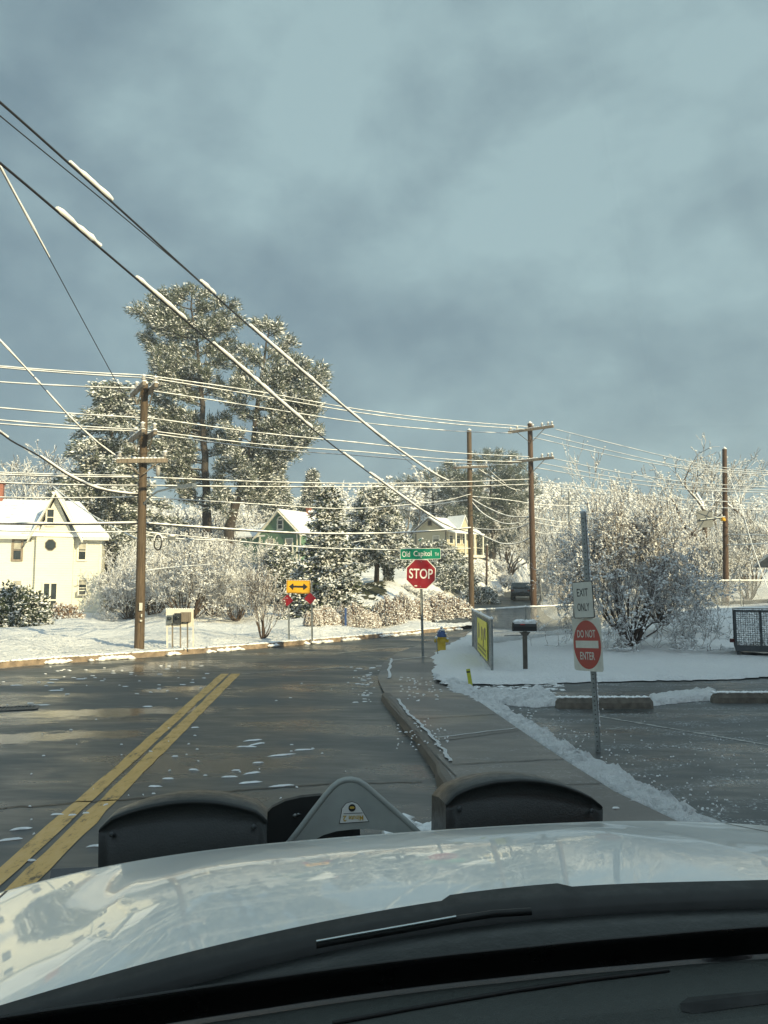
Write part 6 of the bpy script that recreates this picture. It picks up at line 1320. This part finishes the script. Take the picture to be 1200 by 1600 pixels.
# grey plow headgear plate with rounded apex and arched foot
v0 = 2.75; vf = lambda u: v0
OUT = [(440, 1330), (452, 1318), (470, 1295), (490, 1268), (508, 1245), (520, 1231), (530, 1223), (540, 1219.5), (550, 1219), (560, 1221), (571, 1228), (585, 1240), (610, 1262), (635, 1284), (655, 1303), (668, 1316)]
INN = [(655, 1318), (625, 1304), (600, 1298), (575, 1295), (550, 1296), (525, 1299), (505, 1305), (485, 1316), (470, 1330)]
P = [tv(x, y, vf) for x, y in OUT+INN]; g = Geo(); g.prism([(p[0], p[2]) for p in P], .02, Matrix.Translation((0, v0, 0))); pf = g.build('plow_headgear', M['plow'], tk)
P = [tv(x, y, lambda u: v0-.004) for x, y in OUT]; g = Geo(); g.tube([tuple(p+np.array([0, .01, 0])) for p in P], .011, 6); g.build('rolled_edge', M['plow'], pf)
def dq(x, y): p = tv(x, y, lambda u: v0-.003); return (p[0], p[2])
poly = [dq(531, 1286), dq(535, 1263), dq(541, 1255.5), dq(550, 1253), dq(558, 1256), dq(563, 1262), dq(575.5, 1283)]
cx_, cz_ = np.mean([p[0] for p in poly]), np.mean([p[1] for p in poly])
g = Geo(); g.prism([(cx_+(x-cx_)*1.05, cz_+(z-cz_)*1.05) for x, z in poly], .001, Matrix.Translation((0, v0-.0025, 0))); de = g.build('decal', M['black'], pf); g = Geo(); g.prism(poly, .001, Matrix.Translation((0, v0-.0040, 0))); g.build('decal_face', M['white'], de)
ex1, ez1 = dq(550, 1262); g = Geo(); g.prism([(ex1+x, ez1+z) for x, z in ngon(.0125, 20)], .001, Matrix.Translation((0, v0-.0055, 0))); g.build('emblem', M['black'], de)
g = Geo(); g.prism([(ex1+x*.7, ez1+z*.35+.001) for x, z in ngon(.0125, 14)], .0005, Matrix.Translation((0, v0-.0062, 0))); g.build('emblem_swirl', M['gold'], de)
tx, tz = dq(552.5, 1278); l0_, _ = dq(536, 1278); l1_, _ = dq(568.5, 1278); text(de, 'lettering', 'Minute', tx+.008, tz, (l1_-l0_)*.70, .017, M['gold'], y=v0-.0060, bold=.012, flip=True); text(de, 'lettering', '2', tx-(l1_-l0_)*.43, tz, .012, .019, M['gold'], y=v0-.0060, bold=.02, flip=True)
a1, b1 = dq(536, 1271); a2, b2 = dq(567, 1270); g = Geo(); g.box(((a1+a2)/2, v0-.0055, b1), (abs(a2-a1)*.95, .001, .0015)); g.build('rule', M['steeld'], de)
# plow blade with snow on its top edge, seen low between the lamps, and black rubber flap on the left
va = 3.0; g = Geo(); xs2 = np.linspace(-1.1, 1.1, 40); V = []; 
for u in xs2:
    for j in range(9): a = math.pi*(.15+.75*j/8); V.append((u, va+.25-.28*math.sin(a), .12+.82*j/8))
g.add(V, [(9*k+j, 9*k+9+j, 9*k+10+j, 9*k+1+j) for k in range(39) for j in range(8)], 0, True); pb = g.build('plow_blade', M['carpaint'], tk)
q1, q2 = tv(628, 1286, lambda u: 2.95), tv(700, 1292, lambda u: 2.95); g = Geo(); n = 120; u_ = nr.uniform(q1[0], q2[0]+.35, n); octas(g, np.stack([u_, np.full(n, 2.97)+nr.normal(size=n)*.03, q1[2]-.035+nr.uniform(-.01, .012, n)+(np.exp(-((u_-q1[0]-.02)/.02)**2))*.025], 1), np.stack([nr.uniform(.03, .05, n), nr.uniform(.03, .05, n), nr.uniform(.012, .02, n)], 1)); g.box(((q1[0]+q2[0])/2+.15, 3.0, q1[2]-.09), (abs(q2[0]-q1[0])+.42, .12, .09)); g.build('snow_ledge', M['puff'], pb)
P = [tv(x, y, lambda u: 2.9) for x, y in ((400, 1335), (405, 1300), (412, 1275), (425, 1262), (445, 1252), (470, 1246), (500, 1243), (535, 1246), (560, 1262), (565, 1335))]; g = Geo(); g.prism([(p[0], p[2]) for p in P], .03, Matrix.Translation((0, 2.9, 0))); fl = g.build('rubber_flap', M['rubber'], tk)
g = Geo(); q = tv(461, 1274, lambda u: 2.89); octas(g, np.array([q, q+np.array([.012, 0, .004])]), np.array([[.010, .004, .008], [.012, .004, .004]])); g.build('wing_nut', M['steel'], fl)

# thin winter air over the whole place
m = bpy.data.materials.new('haze'); m.use_nodes = True; m.node_tree.nodes.clear(); vo = m.node_tree.nodes.new('ShaderNodeVolumePrincipled'); vo.inputs['Density'].default_value = .0011; vo.inputs['Color'].default_value = (.80, .90, 1.0, 1); vo.inputs['Anisotropy'].default_value = 0
oo = m.node_tree.nodes.new('ShaderNodeOutputMaterial'); m.node_tree.links.new(vo.outputs[0], oo.inputs['Volume']); g = Geo(); g.box((0, 0, 19.3), (5200, 5200, 41.4)); tag(g.build('haze', m), kind='stuff')
